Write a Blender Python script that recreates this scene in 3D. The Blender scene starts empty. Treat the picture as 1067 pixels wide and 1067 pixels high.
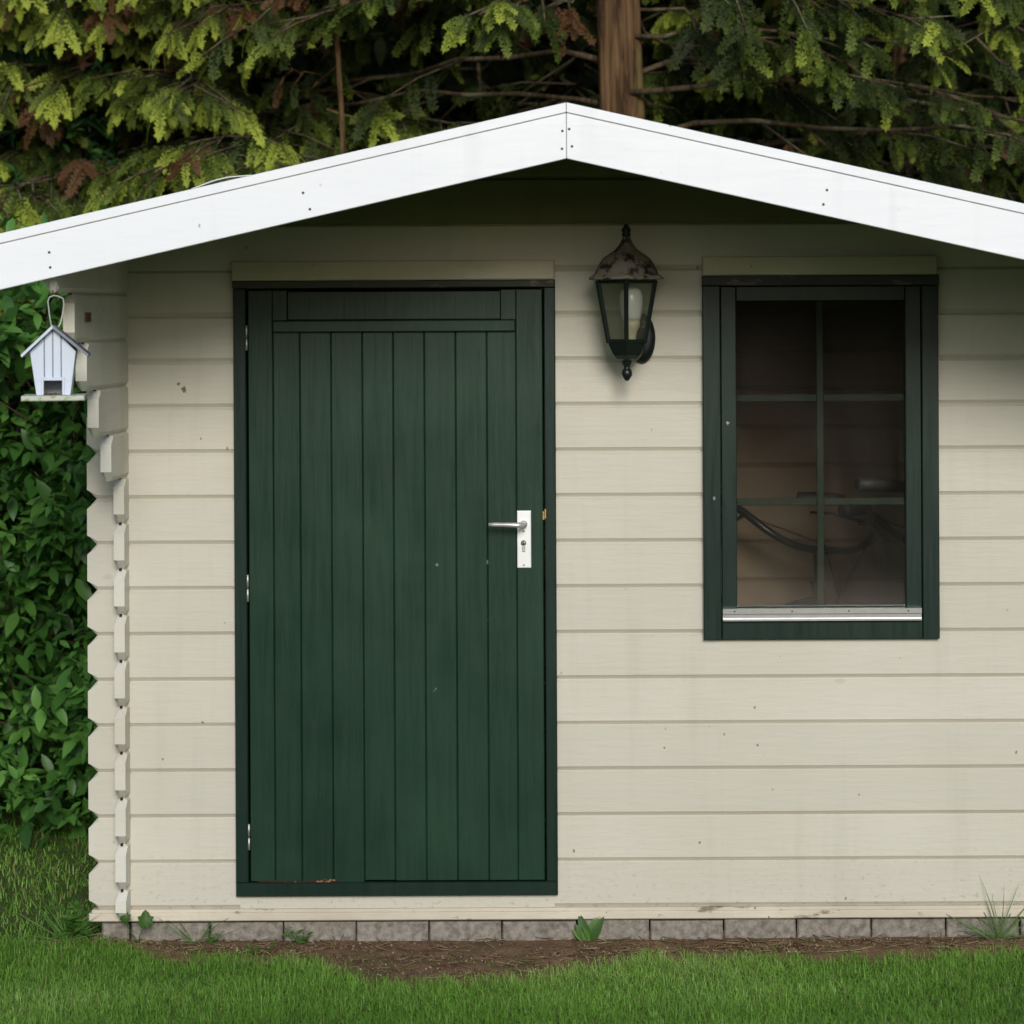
import bpy, math, random
import numpy as np
from mathutils import Vector, Matrix, Euler

random.seed(7); RNG = np.random.default_rng(11)
sc = bpy.context.scene
COL = sc.collection
PI = math.pi

# ------------------------------------------------------------------ measuring
S = 0.0026            # metres per photo pixel on the plane of the front wall
D = 7.0               # camera to front wall
CX, CY = 690.0, 320.0 # principal point of the photograph
TH = 0.005            # camera roll
CZ = (980 - CY) * S   # eye height

def P(px, py, y=0.0):
    u, v = px - CX, py - CY
    u0, v0 = u - v * TH, v + u * TH
    k = S * (D + y) / D
    return u0 * k, CZ - v0 * k
def PX(px, py=600, y=0.0): return P(px, py, y)[0]
def PZ(py, px=690, y=0.0): return P(px, py, y)[1]

# ------------------------------------------------------------------ scene tree
def tag(o, label=None, cat=None, group=None, kind=None):
    if label: o['label'] = label
    if cat: o['category'] = cat
    if group: o['group'] = group
    if kind: o['kind'] = kind
    return o

ORIG = {}
def thing(name, label, cat, loc=(0, 0, 0), rz=0.0, group=None):
    o = bpy.data.objects.new(name, None); COL.objects.link(o)
    o.empty_display_size = 0.1
    o.location = loc; o.rotation_euler = (0, 0, rz)
    return tag(o, label, cat, group)

def link(name, me, mat, parent=None, kind=None):
    o = bpy.data.objects.new(name, me); COL.objects.link(o)
    if mat: me.materials.append(mat)
    if parent: o.parent = parent
    if kind: o['kind'] = kind
    return o

def root_of(o):
    while o.parent: o = o.parent
    return o

class MB:
    def __init__(s): s.v = []; s.f = []; s.sm = []
    def add(s, vs, fs, smooth=False):
        n = len(s.v); s.v += [tuple(p) for p in vs]
        for f in fs: s.f.append(tuple(i + n for i in f)); s.sm.append(smooth)
        return s
    def box(s, x0, x1, y0, y1, z0, z1, c=0.0):
        """box with the front edges (low y) chamfered by c"""
        if x0 > x1: x0, x1 = x1, x0
        if z0 > z1: z0, z1 = z1, z0
        if c <= 0:
            vs = [(x, y, z) for x in (x0, x1) for y in (y0, y1) for z in (z0, z1)]
            fs = [(0, 1, 3, 2), (4, 6, 7, 5), (0, 4, 5, 1), (2, 3, 7, 6), (0, 2, 6, 4), (1, 5, 7, 3)]
            return s.add(vs, fs)
        vs = [(x0+c, y0, z0+c), (x1-c, y0, z0+c), (x1-c, y0, z1-c), (x0+c, y0, z1-c),
              (x0, y0+c, z0), (x1, y0+c, z0), (x1, y0+c, z1), (x0, y0+c, z1),
              (x0, y1, z0), (x1, y1, z0), (x1, y1, z1), (x0, y1, z1)]
        fs = [(0, 1, 2, 3), (0, 4, 5, 1), (1, 5, 6, 2), (2, 6, 7, 3), (3, 7, 4, 0),
              (4, 8, 9, 5), (5, 9, 10, 6), (6, 10, 11, 7), (7, 11, 8, 4), (8, 11, 10, 9)]
        return s.add(vs, fs)
    def prism(s, poly, y0, y1):
        """polygon in xz (counter-clockwise seen from the front) pushed from y0 back to y1"""
        n = len(poly)
        vs = [(x, y0, z) for x, z in poly] + [(x, y1, z) for x, z in poly]
        fs = [tuple(range(n)), tuple(range(2*n-1, n-1, -1))]
        fs += [(i, n+i, n+(i+1) % n, (i+1) % n) for i in range(n)]
        return s.add(vs, fs)
    def loft(s, rings, smooth=False, caps=True):
        n = len(rings[0]); vs = [p for r in rings for p in r]; fs = []
        for j in range(len(rings)-1):
            for i in range(n):
                a, b = j*n+i, j*n+(i+1) % n
                fs.append((a, b, b+n, a+n))
        if caps:
            fs.append(tuple(range(n-1, -1, -1)))
            fs.append(tuple(range((len(rings)-1)*n, len(rings)*n)))
        return s.add(vs, fs, smooth)
    def tube(s, pts, r, n=8, smooth=True):
        pts = [Vector(p) for p in pts]; k = len(pts)
        rs = r if isinstance(r, (list, tuple)) else [r]*k
        rings = []; ref = None
        for i in range(k):
            d = (pts[min(i+1, k-1)] - pts[max(i-1, 0)]).normalized()
            if ref is None:
                ref = Vector((0, 0, 1)) if abs(d.z) < .9 else Vector((1, 0, 0))
            a = d.cross(ref).normalized(); b = a.cross(d).normalized(); ref = b
            rings.append([pts[i] + (a*math.cos(2*PI*j/n) + b*math.sin(2*PI*j/n))*rs[i] for j in range(n)])
        return s.loft(rings, smooth)
    def lathe(s, prof, c=(0, 0, 0), n=20, smooth=True, phase=0.0):
        rings = [[(c[0]+r*math.sin(2*PI*j/n+phase), c[1]-r*math.cos(2*PI*j/n+phase), c[2]+z) for j in range(n)] for r, z in prof]
        return s.loft(rings, smooth)
    def build(s, name, mat, parent=None, bevel=0.0, world=True, seg=2, kind=None):
        me = bpy.data.meshes.new(name)
        off = root_of(parent).location if (parent and world) else Vector((0, 0, 0))
        me.from_pydata([(p[0]-off[0], p[1]-off[1], p[2]-off[2]) for p in s.v], [], s.f)
        me.polygons.foreach_set('use_smooth', s.sm)
        import bmesh
        bm = bmesh.new(); bm.from_mesh(me)
        bmesh.ops.recalc_face_normals(bm, faces=bm.faces); bm.to_mesh(me); bm.free()
        me.update()
        o = link(name, me, mat, parent, kind)
        if bevel > 0:
            b = o.modifiers.new('edge', 'BEVEL'); b.width = bevel; b.segments = seg; b.limit_method = 'ANGLE'; b.angle_limit = math.radians(35)
        return o

def big_mesh(name, tv, tf, mats, locs, mat, parent=None, tint=None, smooth=False, kind=None):
    """many copies of one small template joined in one mesh; tint: one number per copy (or copies x faces)"""
    tv = np.asarray(tv, float); V = len(tv); N = len(locs)
    if N == 0: return None
    co = np.einsum('nij,vj->nvi', mats, tv) + locs[:, None, :]
    off = np.array(root_of(parent).location) if parent else np.zeros(3)
    co = (co - off).reshape(-1, 3)
    lens = np.array([len(f) for f in tf]); flat = np.concatenate([np.array(f) for f in tf])
    L = len(flat); F = len(tf)
    loops = (flat[None, :] + (np.arange(N)*V)[:, None]).reshape(-1)
    st = np.concatenate([[0], np.cumsum(lens)[:-1]])
    starts = (st[None, :] + (np.arange(N)*L)[:, None]).reshape(-1)
    me = bpy.data.meshes.new(name)
    me.vertices.add(N*V); me.vertices.foreach_set('co', co.astype(np.float32).ravel())
    me.loops.add(N*L); me.loops.foreach_set('vertex_index', loops.astype(np.int32))
    me.polygons.add(N*F); me.polygons.foreach_set('loop_start', starts.astype(np.int32))
    if smooth: me.polygons.foreach_set('use_smooth', np.ones(N*F, bool))
    me.update(calc_edges=True)
    if tint is not None:
        t = np.asarray(tint, float)
        t = np.repeat(t, F) if t.ndim == 1 else t.reshape(-1)
        a = me.attributes.new('tint', 'FLOAT', 'FACE'); a.data.foreach_set('value', t.astype(np.float32))
    return link(name, me, mat, parent, kind)

def frames(dirs, ups, roll=None):
    """rotation matrices: local x along dirs, local z near ups"""
    x = dirs/np.linalg.norm(dirs, axis=1, keepdims=True)
    y = np.cross(ups, x); ny = np.linalg.norm(y, axis=1, keepdims=True); ny[ny < 1e-5] = 1; y = y/ny
    z = np.cross(x, y)
    if roll is not None:
        c, s_ = np.cos(roll)[:, None], np.sin(roll)[:, None]
        y, z = y*c + z*s_, z*c - y*s_
    return np.stack([x, y, z], axis=2)

ROW = 47.5*S
def zj(k): return CZ - (660 + 47.5*k - 320)*S     # joint heights of the front boards; k=6 is the bottom

# ------------------------------------------------------------------ materials
class N:
    def __init__(s, name):
        s.m = bpy.data.materials.new(name); s.m.use_nodes = True
        s.t = s.m.node_tree; s.t.nodes.clear()
        s.out = s.n('ShaderNodeOutputMaterial')
        s.tc = s.n('ShaderNodeTexCoord')
    def n(s, typ, **kw):
        o = s.t.nodes.new(typ)
        for k, v in kw.items():
            if k.startswith('i_'):
                key = k[2:]
                key = int(key) if key.isdigit() else key.replace('_', ' ')
                o.inputs[key].default_value = v
            else: setattr(o, k, v)
        return o
    def l(s, a, b): s.t.links.new(a, b)
    def co(s, stretch=(1, 1, 1), loc=(0, 0, 0)):
        m = s.n('ShaderNodeMapping'); m.inputs['Scale'].default_value = stretch; m.inputs['Location'].default_value = loc
        s.l(s.tc.outputs['Object'], m.inputs['Vector']); return m.outputs['Vector']
    def noise(s, scale, stretch=(1, 1, 1), detail=5, rough=.6, loc=(0, 0, 0), dist=0.0):
        o = s.n('ShaderNodeTexNoise', i_Scale=scale, i_Detail=detail, i_Roughness=rough, i_Distortion=dist)
        s.l(s.co(stretch, loc), o.inputs['Vector']); return o.outputs['Fac']
    def ramp(s, fac, stops, interp='LINEAR'):
        r = s.n('ShaderNodeValToRGB'); r.color_ramp.interpolation = interp
        e = r.color_ramp.elements
        while len(e) < len(stops): e.new(0.5)
        for i, (p, c) in enumerate(stops):
            e[i].position = p
            e[i].color = (c, c, c, 1) if isinstance(c, (int, float)) else (*c, 1)
        s.l(fac, r.inputs['Fac']); return r.outputs['Color']
    def mix(s, fac, a, b, mode='MIX'):
        m = s.n('ShaderNodeMix', data_type='RGBA', blend_type=mode)
        for sock, val in ((m.inputs[0], fac), (m.inputs[6], a), (m.inputs[7], b)):
            if isinstance(val, (int, float)): sock.default_value = val
            elif isinstance(val, tuple): sock.default_value = (*val, 1)
            else: s.l(val, sock)
        return m.outputs[2]
    def math(s, op, a, b=None):
        m = s.n('ShaderNodeMath', operation=op)
        for i, v in enumerate((a, b)):
            if v is None: continue
            if isinstance(v, (int, float)): m.inputs[i].default_value = v
            else: s.l(v, m.inputs[i])
        return m.outputs[0]
    def bump(s, h, strength, dist=0.01, normal=None):
        b = s.n('ShaderNodeBump', i_Strength=strength, i_Distance=dist); s.l(h, b.inputs['Height'])
        if normal: s.l(normal, b.inputs['Normal'])
        return b.outputs['Normal']
    def bsdf(s, color, rough=.5, metal=0.0, normal=None, spec=.5, **kw):
        p = s.n('ShaderNodeBsdfPrincipled')
        p.inputs['Metallic'].default_value = metal; p.inputs['Specular IOR Level'].default_value = spec
        for sock, v in ((p.inputs['Base Color'], color), (p.inputs['Roughness'], rough)):
            if isinstance(v, (int, float)): sock.default_value = v
            elif isinstance(v, tuple): sock.default_value = (*v, 1)
            else: s.l(v, sock)
        if normal: s.l(normal, p.inputs['Normal'])
        s.l(p.outputs[0], s.out.inputs['Surface'])
        return p

def spot(g, x, z, r, nz=.35, yspan=None):
    """mask of one irregular chip round the wall point (x,z) in object space"""
    sep = g.n('ShaderNodeSeparateXYZ'); g.l(g.tc.outputs['Object'], sep.inputs[0])
    dx = g.math('SUBTRACT', sep.outputs[0], x); dz = g.math('SUBTRACT', sep.outputs[2], z)
    d = g.math('SQRT', g.math('ADD', g.math('MULTIPLY', dx, dx), g.math('MULTIPLY', dz, dz)))
    d = g.math('ADD', d, g.math('MULTIPLY', g.math('SUBTRACT', g.noise(140, detail=3), .5), r*nz*6))
    return g.ramp(g.math('DIVIDE', d, r), [(.55, 1.0), (.75, 0.0)])

def painted_wood(name, col, col2, rough=.5, along='x', grain=.12, speck=None, chips=(), worn=None, spec=.4, big=.6, rows_=False):
    g = N(name)
    st = {'x': (.12, 1, 1), 'z': (1, 1, .06), 'y': (1, .08, 1)}[along]
    base = g.mix(g.ramp(g.noise(5, (.5, 1, .5), 5, .6), [(.34, 0.0), (.66, 1.0)]), col, col2)
    gr = g.noise(75, st, 6, .65)
    lo = tuple(c*.86 for c in col2)
    base = g.mix(g.ramp(gr, [(.52, 0.0), (.78, big*.6)]), base, lo)
    if rows_:
        sep = g.n('ShaderNodeSeparateXYZ'); g.l(g.tc.outputs['Object'], sep.inputs[0])
        fl_ = g.math('FLOOR', g.math('DIVIDE', g.math('SUBTRACT', sep.outputs[2], zj(6)), ROW))
        wn = g.n('ShaderNodeTexWhiteNoise', noise_dimensions='1D'); g.l(fl_, wn.inputs['W'])
        base = g.mix(g.math('MULTIPLY', wn.outputs['Value'], .55), base, tuple(c*.90 for c in col2))
        sp = g.math('MULTIPLY', g.ramp(g.noise(55, (1, 1, 1.3), 4, .7, (1, 3, 2)), [(.56, 0.0), (.66, 1.0)]), g.ramp(g.math('ADD', sep.outputs[2], g.math('MULTIPLY', g.noise(4, detail=3), .25)), [(.20, .45), (.42, .0)]))
        base = g.mix(sp, base, (.26, .21, .15))
        kv = g.n('ShaderNodeTexVoronoi', i_Scale=3.3); g.l(g.co((.8, 1, 1.5)), kv.inputs['Vector'])
        kd = g.math('ADD', kv.outputs['Distance'], g.math('MULTIPLY', g.noise(30, detail=3), .06))
        base = g.mix(g.ramp(kd, [(.055, .35), (.075, .0)]), base, tuple(c*.7 for c in col2))
    # old rain marks running down
    base = g.mix(g.ramp(g.noise(14, (1, 1, .07), 4, .6, (3, 0, 1)), [(.56, 0.0), (.85, .35)]), base, tuple(c*.72 for c in col2))
    if speck:
        v = g.n('ShaderNodeTexVoronoi', i_Scale=speck[0]); v.feature = 'F1'
        g.l(g.co((1, 1, .7)), v.inputs['Vector'])
        dd = g.math('ADD', v.outputs['Distance'], g.math('MULTIPLY', g.noise(120, detail=2), .12))
        m = g.ramp(dd, [(speck[1], 1.0), (speck[1]+.03, 0.0)])
        keep = g.ramp(g.n('ShaderNodeSeparateColor').outputs[0] if False else g.noise(3.1, detail=2, loc=(9, 2, 4)), [(.38, 0.0), (.5, 1.0)])
        base = g.mix(g.math('MULTIPLY', m, keep), base, speck[2])
    for (x, z, r, c) in chips:
        base = g.mix(spot(g, x, z, r), base, c)
    if worn:
        base = g.mix(g.ramp(g.noise(worn[0], (.35, 1, 1), 8, .7, (4, 1, 7)), [(worn[1], 0.0), (worn[1]+.05, 1.0)]), base, worn[2])
    nrm = g.bump(gr, grain, .004)
    nrm = g.bump(g.noise(9, st, 3), .15, .01, nrm)
    rr = g.ramp(gr, [(.2, max(.05, rough-.1)), (.8, min(1, rough+.12))])
    g.bsdf(base, rr, 0, nrm, spec)
    return g.m

def simple(name, col, rough=.5, metal=0.0, var=.2, vs=20, bump=.1, bs=120, spec=.5, col2=None, thr=None):
    g = N(name)
    c2 = col2 or tuple(c*(1-var) for c in col)
    lo, hi = thr or (.35, .7)
    base = g.mix(g.ramp(g.noise(vs, detail=6, rough=.65), [(lo, 0.0), (hi, 1.0)]), col, c2)
    g.bsdf(base, rough, metal, g.bump(g.noise(bs, detail=4), bump, .002), spec)
    return g.m

def foliage(name, stops, rough=.5, trans=.3, spec=.3, vary=.25, vs=6):
    g = N(name)
    a = g.n('ShaderNodeAttribute'); a.attribute_name = 'tint'
    base = g.ramp(a.outputs['Fac'], stops)
    base = g.mix(g.ramp(g.noise(vs, detail=3), [(.3, 0.0), (.7, vary)]), base, (.02, .03, .01))
    p = g.bsdf(base, rough, 0, None, spec)
    t = g.n('ShaderNodeBsdfTranslucent')
    g.l(g.mix(1.0, base, (1.0, 1.0, .45), 'MULTIPLY'), t.inputs['Color'])
    m = g.n('ShaderNodeMixShader'); m.inputs[0].default_value = trans
    g.l(p.outputs[0], m.inputs[1]); g.l(t.outputs[0], m.inputs[2]); g.l(m.outputs[0], g.out.inputs['Surface'])
    return g.m

def glass(name, tint=(.9, .93, .9), dirt=.08, dirt_col=(.35, .3, .26), low=None):
    g = N(name)
    tr = g.n('ShaderNodeBsdfTransparent'); tr.inputs[0].default_value = (*tint, 1)
    gl = g.n('ShaderNodeBsdfGlossy', i_Roughness=.01); gl.inputs['Color'].default_value = (1, 1, 1, 1)
    df = g.n('ShaderNodeBsdfDiffuse'); df.inputs['Color'].default_value = (*dirt_col, 1)
    fr = g.n('ShaderNodeFresnel', i_IOR=1.45)
    m1 = g.n('ShaderNodeMixShader'); g.l(fr.outputs[0], m1.inputs[0]); g.l(tr.outputs[0], m1.inputs[1]); g.l(gl.outputs[0], m1.inputs[2])
    m2 = g.n('ShaderNodeMixShader')
    d = g.ramp(g.noise(7, (1, 1, .5), 6, .65, dist=.8), [(.35, dirt*.2), (.75, dirt)])
    if low is not None:      # reflection haze put in as a dust film along the pane's bottom edge
        sep = g.n('ShaderNodeSeparateXYZ'); g.l(g.tc.outputs['Object'], sep.inputs[0])
        e = g.math('ADD', sep.outputs[2], g.math('MULTIPLY', g.noise(9, (1, 1, 1), 5, .6, (2, 0, 5)), .16))
        mr = g.n('ShaderNodeMapRange'); mr.inputs[1].default_value = low+.19; mr.inputs[2].default_value = low+.05; mr.inputs[3].default_value = 0; mr.inputs[4].default_value = .07
        g.l(e, mr.inputs[0]); d = g.math('ADD', d, mr.outputs[0])
    g.l(d, m2.inputs[0]); g.l(m1.outputs[0], m2.inputs[1]); g.l(df.outputs[0], m2.inputs[2])
    g.l(m2.outputs[0], g.out.inputs['Surface'])
    return g.m



CREAM, CREAM2 = (.61, .58, .50), (.56, .53, .445)
kx, kz = P(192, 406)
chips = [(kx, kz, .011, (.16, .12, .08)), (PX(186, 400), PZ(400, 186), .006, (.2, .15, .1)),
         (PX(246, 603), PZ(603, 246), .008, (.3, .25, .18)), (PX(895, 828), PZ(828, 895), .005, (.3, .25, .2))]
m_cream = painted_wood('cream_painted_boards', CREAM, CREAM2, .5, 'x', .26, (15, .092, (.22, .17, .12)), chips, rows_=True)
m_cream_side = painted_wood('cream_painted_log_ends', (.645, .63, .56), CREAM2, .5, 'y', .14, (16, .085, (.22, .17, .12)))
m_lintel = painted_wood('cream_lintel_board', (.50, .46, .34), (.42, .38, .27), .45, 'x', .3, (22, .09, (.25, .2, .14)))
m_gable = painted_wood('dark_olive_gable_boards', (.25, .23, .13), (.20, .18, .10), .6, 'x', .2)  # darker olive base than the front boards below
m_white = painted_wood('white_painted_bargeboard', (.80, .82, .855), (.765, .785, .825), .42, 'x', .12, (14, .082, (.35, .34, .32)), (), None, .4, .4)
m_green = painted_wood('dark_green_paint', (.0072, .0235, .0165), (.0055, .018, .013), .36, 'z', .16, (9, .070, (.4, .42, .4)), (), None, .3)
m_green_leaf = painted_wood('green_door_paint', (.0165, .046, .026), (.0085, .028, .0175), .34, 'z', .2, (9, .068, (.4, .43, .4)), (), None, .3)
m_black_cap = painted_wood('weathered_black_cap', (.025, .026, .024), (.05, .046, .04), .6, 'x', .4, None, (), (26, .56, (.12, .10, .085)))
m_inside = painted_wood('bare_brown_boards', (.31, .225, .15), (.24, .175, .115), .65, 'x', .2)
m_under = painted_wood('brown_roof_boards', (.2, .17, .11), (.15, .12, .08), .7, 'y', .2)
m_felt = simple('grey_roof_felt', (.09, .09, .09), .95, 0, .3, 60, .5, 300)
m_alu = simple('brushed_aluminium', (.55, .55, .55), .32, .9, .12, 30, .05)
m_plate = simple('satin_silver_plate', (.9, .9, .9), .38, .2, .08, 20, .03)
m_steel = simple('dull_steel', (.55, .54, .5), .45, .8, .3, 60, .1)
m_brass = simple('worn_brass', (.5, .33, .10), .45, .8, .4, 90, .2)
m_dark = simple('dark_hole', (.012, .011, .01), .8)
m_screw = simple('dark_screw', (.06, .055, .05), .55, .4)
m_rust = simple('rusty_iron', (.16, .06, .035), .8, .1, .4, 90, .5, 200)
m_concrete = simple('grey_concrete', (.31, .28, .24), .95, 0, .45, 55, .8, 190, .2, (.12, .105, .085))
m_bulb = simple('milky_bulb', (.62, .62, .62), .25, 0, .04)
m_bulb_base = simple('cream_bulb_base', (.5, .45, .32), .4, 0, .1)
m_lamp = simple('dark_green_black_iron', (.010, .016, .014), .38, .2, .4, 60, .25, 180)
m_lamp_roof = simple('corroded_lamp_roof', (.22, .19, .155), .65, .15, .5, 24, .5, 120, .4, (.022, .018, .015), (.50, .58))
m_glass = glass('dusty_hazy_window_glass', (.94, .94, .92), .03, (.38, .33, .3), P(855, 632)[1])
m_lglass = glass('lantern_glass', (.94, .95, .92), .07, (.4, .38, .33))
m_bird = painted_wood('pale_blue_white_paint', (.61, .67, .78), (.55, .61, .72), .45, 'z', .15, (26, .08, (.2, .2, .2)))
m_bird_roof = simple('slate_grey_sheet', (.17, .19, .23), .5, .3, .3, 40, .2)
m_moss = simple('mossy_board', (.50, .52, .46), .85, 0, .3, 45, .5, 200, .2, (.20, .28, .05), (.5, .62))
m_cord = simple('white_cord', (.5, .5, .45), .7)
m_rubber = simple('black_rubber', (.015, .014, .014), .6)
m_bikeframe = simple('dark_bicycle_enamel', (.02, .018, .02), .3, .3)
m_chrome = simple('scuffed_chrome', (.3, .29, .28), .3, .9)
m_bark = None

# ------------------------------------------------------------------ the shed
shed = thing('garden_shed', 'cream log cabin shed with white gable boards and green door', 'shed', (0, .6, 0))
LX0, LX1 = PX(123.7), PX(134.7)         # left side wall, outer and inner face
RID = P(590, 108, -.862)                # ridge of the bargeboards
RX1 = 2*RID[0] - LX0 + .20; RX0 = RX1 - (LX1-LX0)
T = .028                                # log thickness
DEPTH = 1.33

def section(t0, t1, z0, z1, outer=1):
    gd, gb, gt = .009, .0115, .006
    return [(t0, z0+gb), (t0, z1-gt), (t0+gd, z1), (t0+gd+.002, z1+.003), (t1-gd-.002, z1+.003), (t1-gd, z1),
            (t1, z1-gt), (t1, z0+gb), (t1-gd, z0), (t0+gd, z0)]
def log(mb, axis, a0, a1, t0, t1, z0, z1, c0=False, c1=False, ch=.026):
    sec = section(t0, t1, z0, z1); zm = (z0+z1)/2; h = (z1-z0)/2 - ch
    cl = [(t, min(max(z, zm-h), zm+h)) for t, z in sec]
    rings = []
    if c0: rings.append((a0, cl)); rings.append((a0+ch, sec))
    else: rings.append((a0, sec))
    if c1: rings.append((a1-ch, sec)); rings.append((a1, cl))
    else: rings.append((a1, sec))
    R = [[((a, t, z) if axis == 'x' else (t, a, z)) for t, z in s_] for a, s_ in rings]
    mb.loft(R)

dx0, dx1 = PX(250, 610), PX(575, 610)
wx0, wx1 = PX(738, 475), PX(972, 475)
STUB = PX(91)                            # left ends of the front logs
def top_limit(z): return z < RID[1] - .15
slope = .2265
front = MB(); gable = MB()
for k in range(6, -12, -1):
    z0, z1 = zj(k), zj(k-1)
    xa, xb = STUB, RX1 + (LX0 - STUB)
    if z0 > RID[1] - .02: break
    half = (RID[1] - z0)/slope
    la, lb = max(xa, RID[0]-half), min(xb, RID[0]+half)
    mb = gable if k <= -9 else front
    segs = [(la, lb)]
    def sub(segs, p, q):
        o = []
        for a, b in segs:
            if p > a and q < b: o += [(a, p), (q, b)]
            else: o.append((a, b))
        return o
    if -7 <= k <= 6: segs = sub(segs, dx0, dx1)
    if -7 <= k <= 0: segs = sub(segs, wx0, wx1)
    for a, b in segs:
        log(mb, 'x', a, b, 0, T, z0, z1, a == xa, b == xb)
front.box(dx0-.004, dx1+.004, .001, T-.001, zj(6)+.0005, PZ(929, 412))
import bmesh
def clip_roof(o, off=-.018):
    bm = bmesh.new(); bm.from_mesh(o.data)
    for sg in (1, -1):
        bmesh.ops.bisect_plane(bm, geom=bm.verts[:]+bm.edges[:]+bm.faces[:], plane_co=(RID[0], 0, RID[1]+off), plane_no=Vector((sg*slope, 0, 1)).normalized(), clear_outer=True)
    bm.to_mesh(o.data); bm.free()
clip_roof(front.build('front_wall', m_cream, shed))
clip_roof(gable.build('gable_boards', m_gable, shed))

# side walls: boards offset by half a course, the upper ones reaching out under the roof
reach = {0: .823, 1: .636, 2: .503, 3: .370, 4: .220}
side = MB(); side_r = MB()
zt0 = zj(-8.5)
n = 0
for i in range(0, 15):
    z1 = zj(-7.5 + i - 1); z0 = zj(-7.5 + i)
    if i == 14: z0 = PZ(953)
    p = reach.get(i, .0625)
    log(side, 'y', -p, DEPTH+.08, LX0, LX1, z0, z1, True, True)
    log(side_r, 'y', -p, DEPTH+.08, RX0, RX1, z0, z1, True, True)
# the top log under the roof edge is cut along the slope: a short wedge above it
for i in range(1, 15):
    gp_ = MB()
    p = reach.get(i, .0625); z = zj(-7.5+i-1); xm = (LX0+LX1)/2
    gp_.box(xm-.0032, xm+.0032, -p+.014, -p+.03, z-.0035, z+.003)
    gp_.build('joint_gap', m_dark, shed)
clip_roof(side.build('side_wall', m_cream_side, shed)); clip_roof(side_r.build('side_wall', m_cream_side, shed))

# the rear wall, seen through the window
rear = MB()
for k in range(6, -12, -1):
    if zj(k) > RID[1]-.02: break
    half = (RID[1] - zj(k))/slope
    log(rear, 'x', max(LX0-.08, RID[0]-half), min(RX1+.08, RID[0]+half), DEPTH, DEPTH+T, zj(k), zj(k-1))
clip_roof(rear.build('rear_wall', m_inside, shed))
fl = MB(); fl.box(LX1, RX0, T+.002, DEPTH-.002, .0, .018); fl.build('floor_boards', m_inside, shed)

# bottom sill and concrete footing
sill = MB()
zs1, zs0 = PZ(945.5, 690), PZ(957, 690)
sill.box(PX(93, 950), RX1+(LX0-STUB), -.009, T, zs0, zs1-.008, .003)
sill.box(PX(96, 950), RX1+(LX0-STUB)-.004, -.004, T, zs1-.009, zs1+.001, .002)
sill.build('bottom_sill', painted_wood('dirty_cream_sill', (.66, .6, .49), (.5, .44, .34), .6, 'x', .3, (30, .11, (.2, .15, .1)), (), (18, .60, (.22, .17, .11))), shed)
foot = MB()
jx = [136, 218, 295, 371, 447, 523, 601, 677, 754, 830, 908, 986, 1063, 1140]
for a, b in zip(jx[:-1], jx[1:]):
    dy = random.uniform(-.006, .010); dz = random.uniform(-.004, .0)
    foot.box(PX(a+.9, 968), PX(b-.9, 968), .000+dy, .1, -.06, zs0-.0035+dz, .004)
foot.box(PX(105, 968), PX(133, 968), .012, .1, -.06, zs0-.006, .005)
foot.build('plinth', m_concrete, shed)
fb = MB(); fb.box(PX(107, 968), PX(1140, 968), .102, .25, -.06, zs0-.004); fb.build('footing', m_dark, shed)

# roof
FY = -.862
EL = LX0 - .34; ER = 2*RID[0] - EL + .20
def zs(x, off=0.0): return RID[1] - abs(x-RID[0])*slope + off
FH = 57*S*(D+FY)/D; SH = .0205
deck = MB(); felt = MB()
for e in (EL, ER):
    xr = RID[0]
    q = [(xr, zs(xr, -.028)), (e, zs(e, -.028)), (e, zs(e, -.006)), (xr, zs(xr, -.006))]
    f = [(xr, zs(xr, -.0055)), (e, zs(e, -.0055)), (e, zs(e, .000)), (xr, zs(xr, .000))]
    if e > xr: pass
    else: q = q[::-1]; f = f[::-1]
    deck.prism(q, FY+.021, DEPTH+.35); felt.prism(f, FY+.006, DEPTH+.36)
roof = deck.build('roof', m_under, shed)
felt.build('roof_felt', m_felt, roof)
for e in (EL, ER):
    xr = RID[0] + (.0006 if e > RID[0] else -.0006)
    b = MB(); q = [(xr, zs(xr, -FH)), (e, zs(e, -FH)), (e, zs(e, -SH-.0012)), (xr, zs(xr, -SH-.0012))]
    if e < xr: q = q[::-1]
    b.prism(q, FY, FY+.02)
    ob = b.build('bargeboard', m_white, shed, .0012, seg=1)
    s_ = MB(); q = [(xr, zs(xr, -SH)), (e, zs(e, -SH)), (e, zs(e, .003)), (xr, zs(xr, .003))]
    if e < xr: q = q[::-1]
    s_.prism(q, FY-.004, FY+.0202)
    s_.build('drip_strip', m_white, ob, .0012, seg=1)
    pts = [(51.3, 263), (52.3, 278.7), (315.8, 201), (322.9, 218), (586, 136.5), (585.6, 155)] if e < xr else \
          [(593, 134.5), (596, 152.5), (861.7, 198), (858, 213)]
    for (px, py) in pts:
        x, z = P(px, py, FY); h = MB()
        h.add([(x+.0032*math.cos(t*PI/4), FY-.0011, z+.0032*math.sin(t*PI/4)) for t in range(8)] +
              [(x+.0036*math.cos(t*PI/4), FY+.002, z+.0036*math.sin(t*PI/4)) for t in range(8)],
              [tuple(range(7, -1, -1))] + [(i, (i+1) % 8, 8+(i+1) % 8, 8+i) for i in range(8)])
        h.build('screw', m_screw, ob)
# a lifted lip of the edge covering on the left slope
lip = MB(); A = []
for i in range(13):
    t = i/12; px = 200 + 62*t
    x, _ = P(px, 190, FY); z = zs(x, .004 + .0085*math.sin(PI*t)**1.2)
    A.append((x, z))
vs = []
for x, z in A: vs += [(x, FY-.006, z), (x, FY+.05, z+.001), (x, FY+.05, z-.002), (x, FY-.006, z-.002)]
lip.loft([vs[4*i:4*i+4] for i in range(13)])
lip.build('lifted_edge_strip', m_white, roof)

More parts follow.
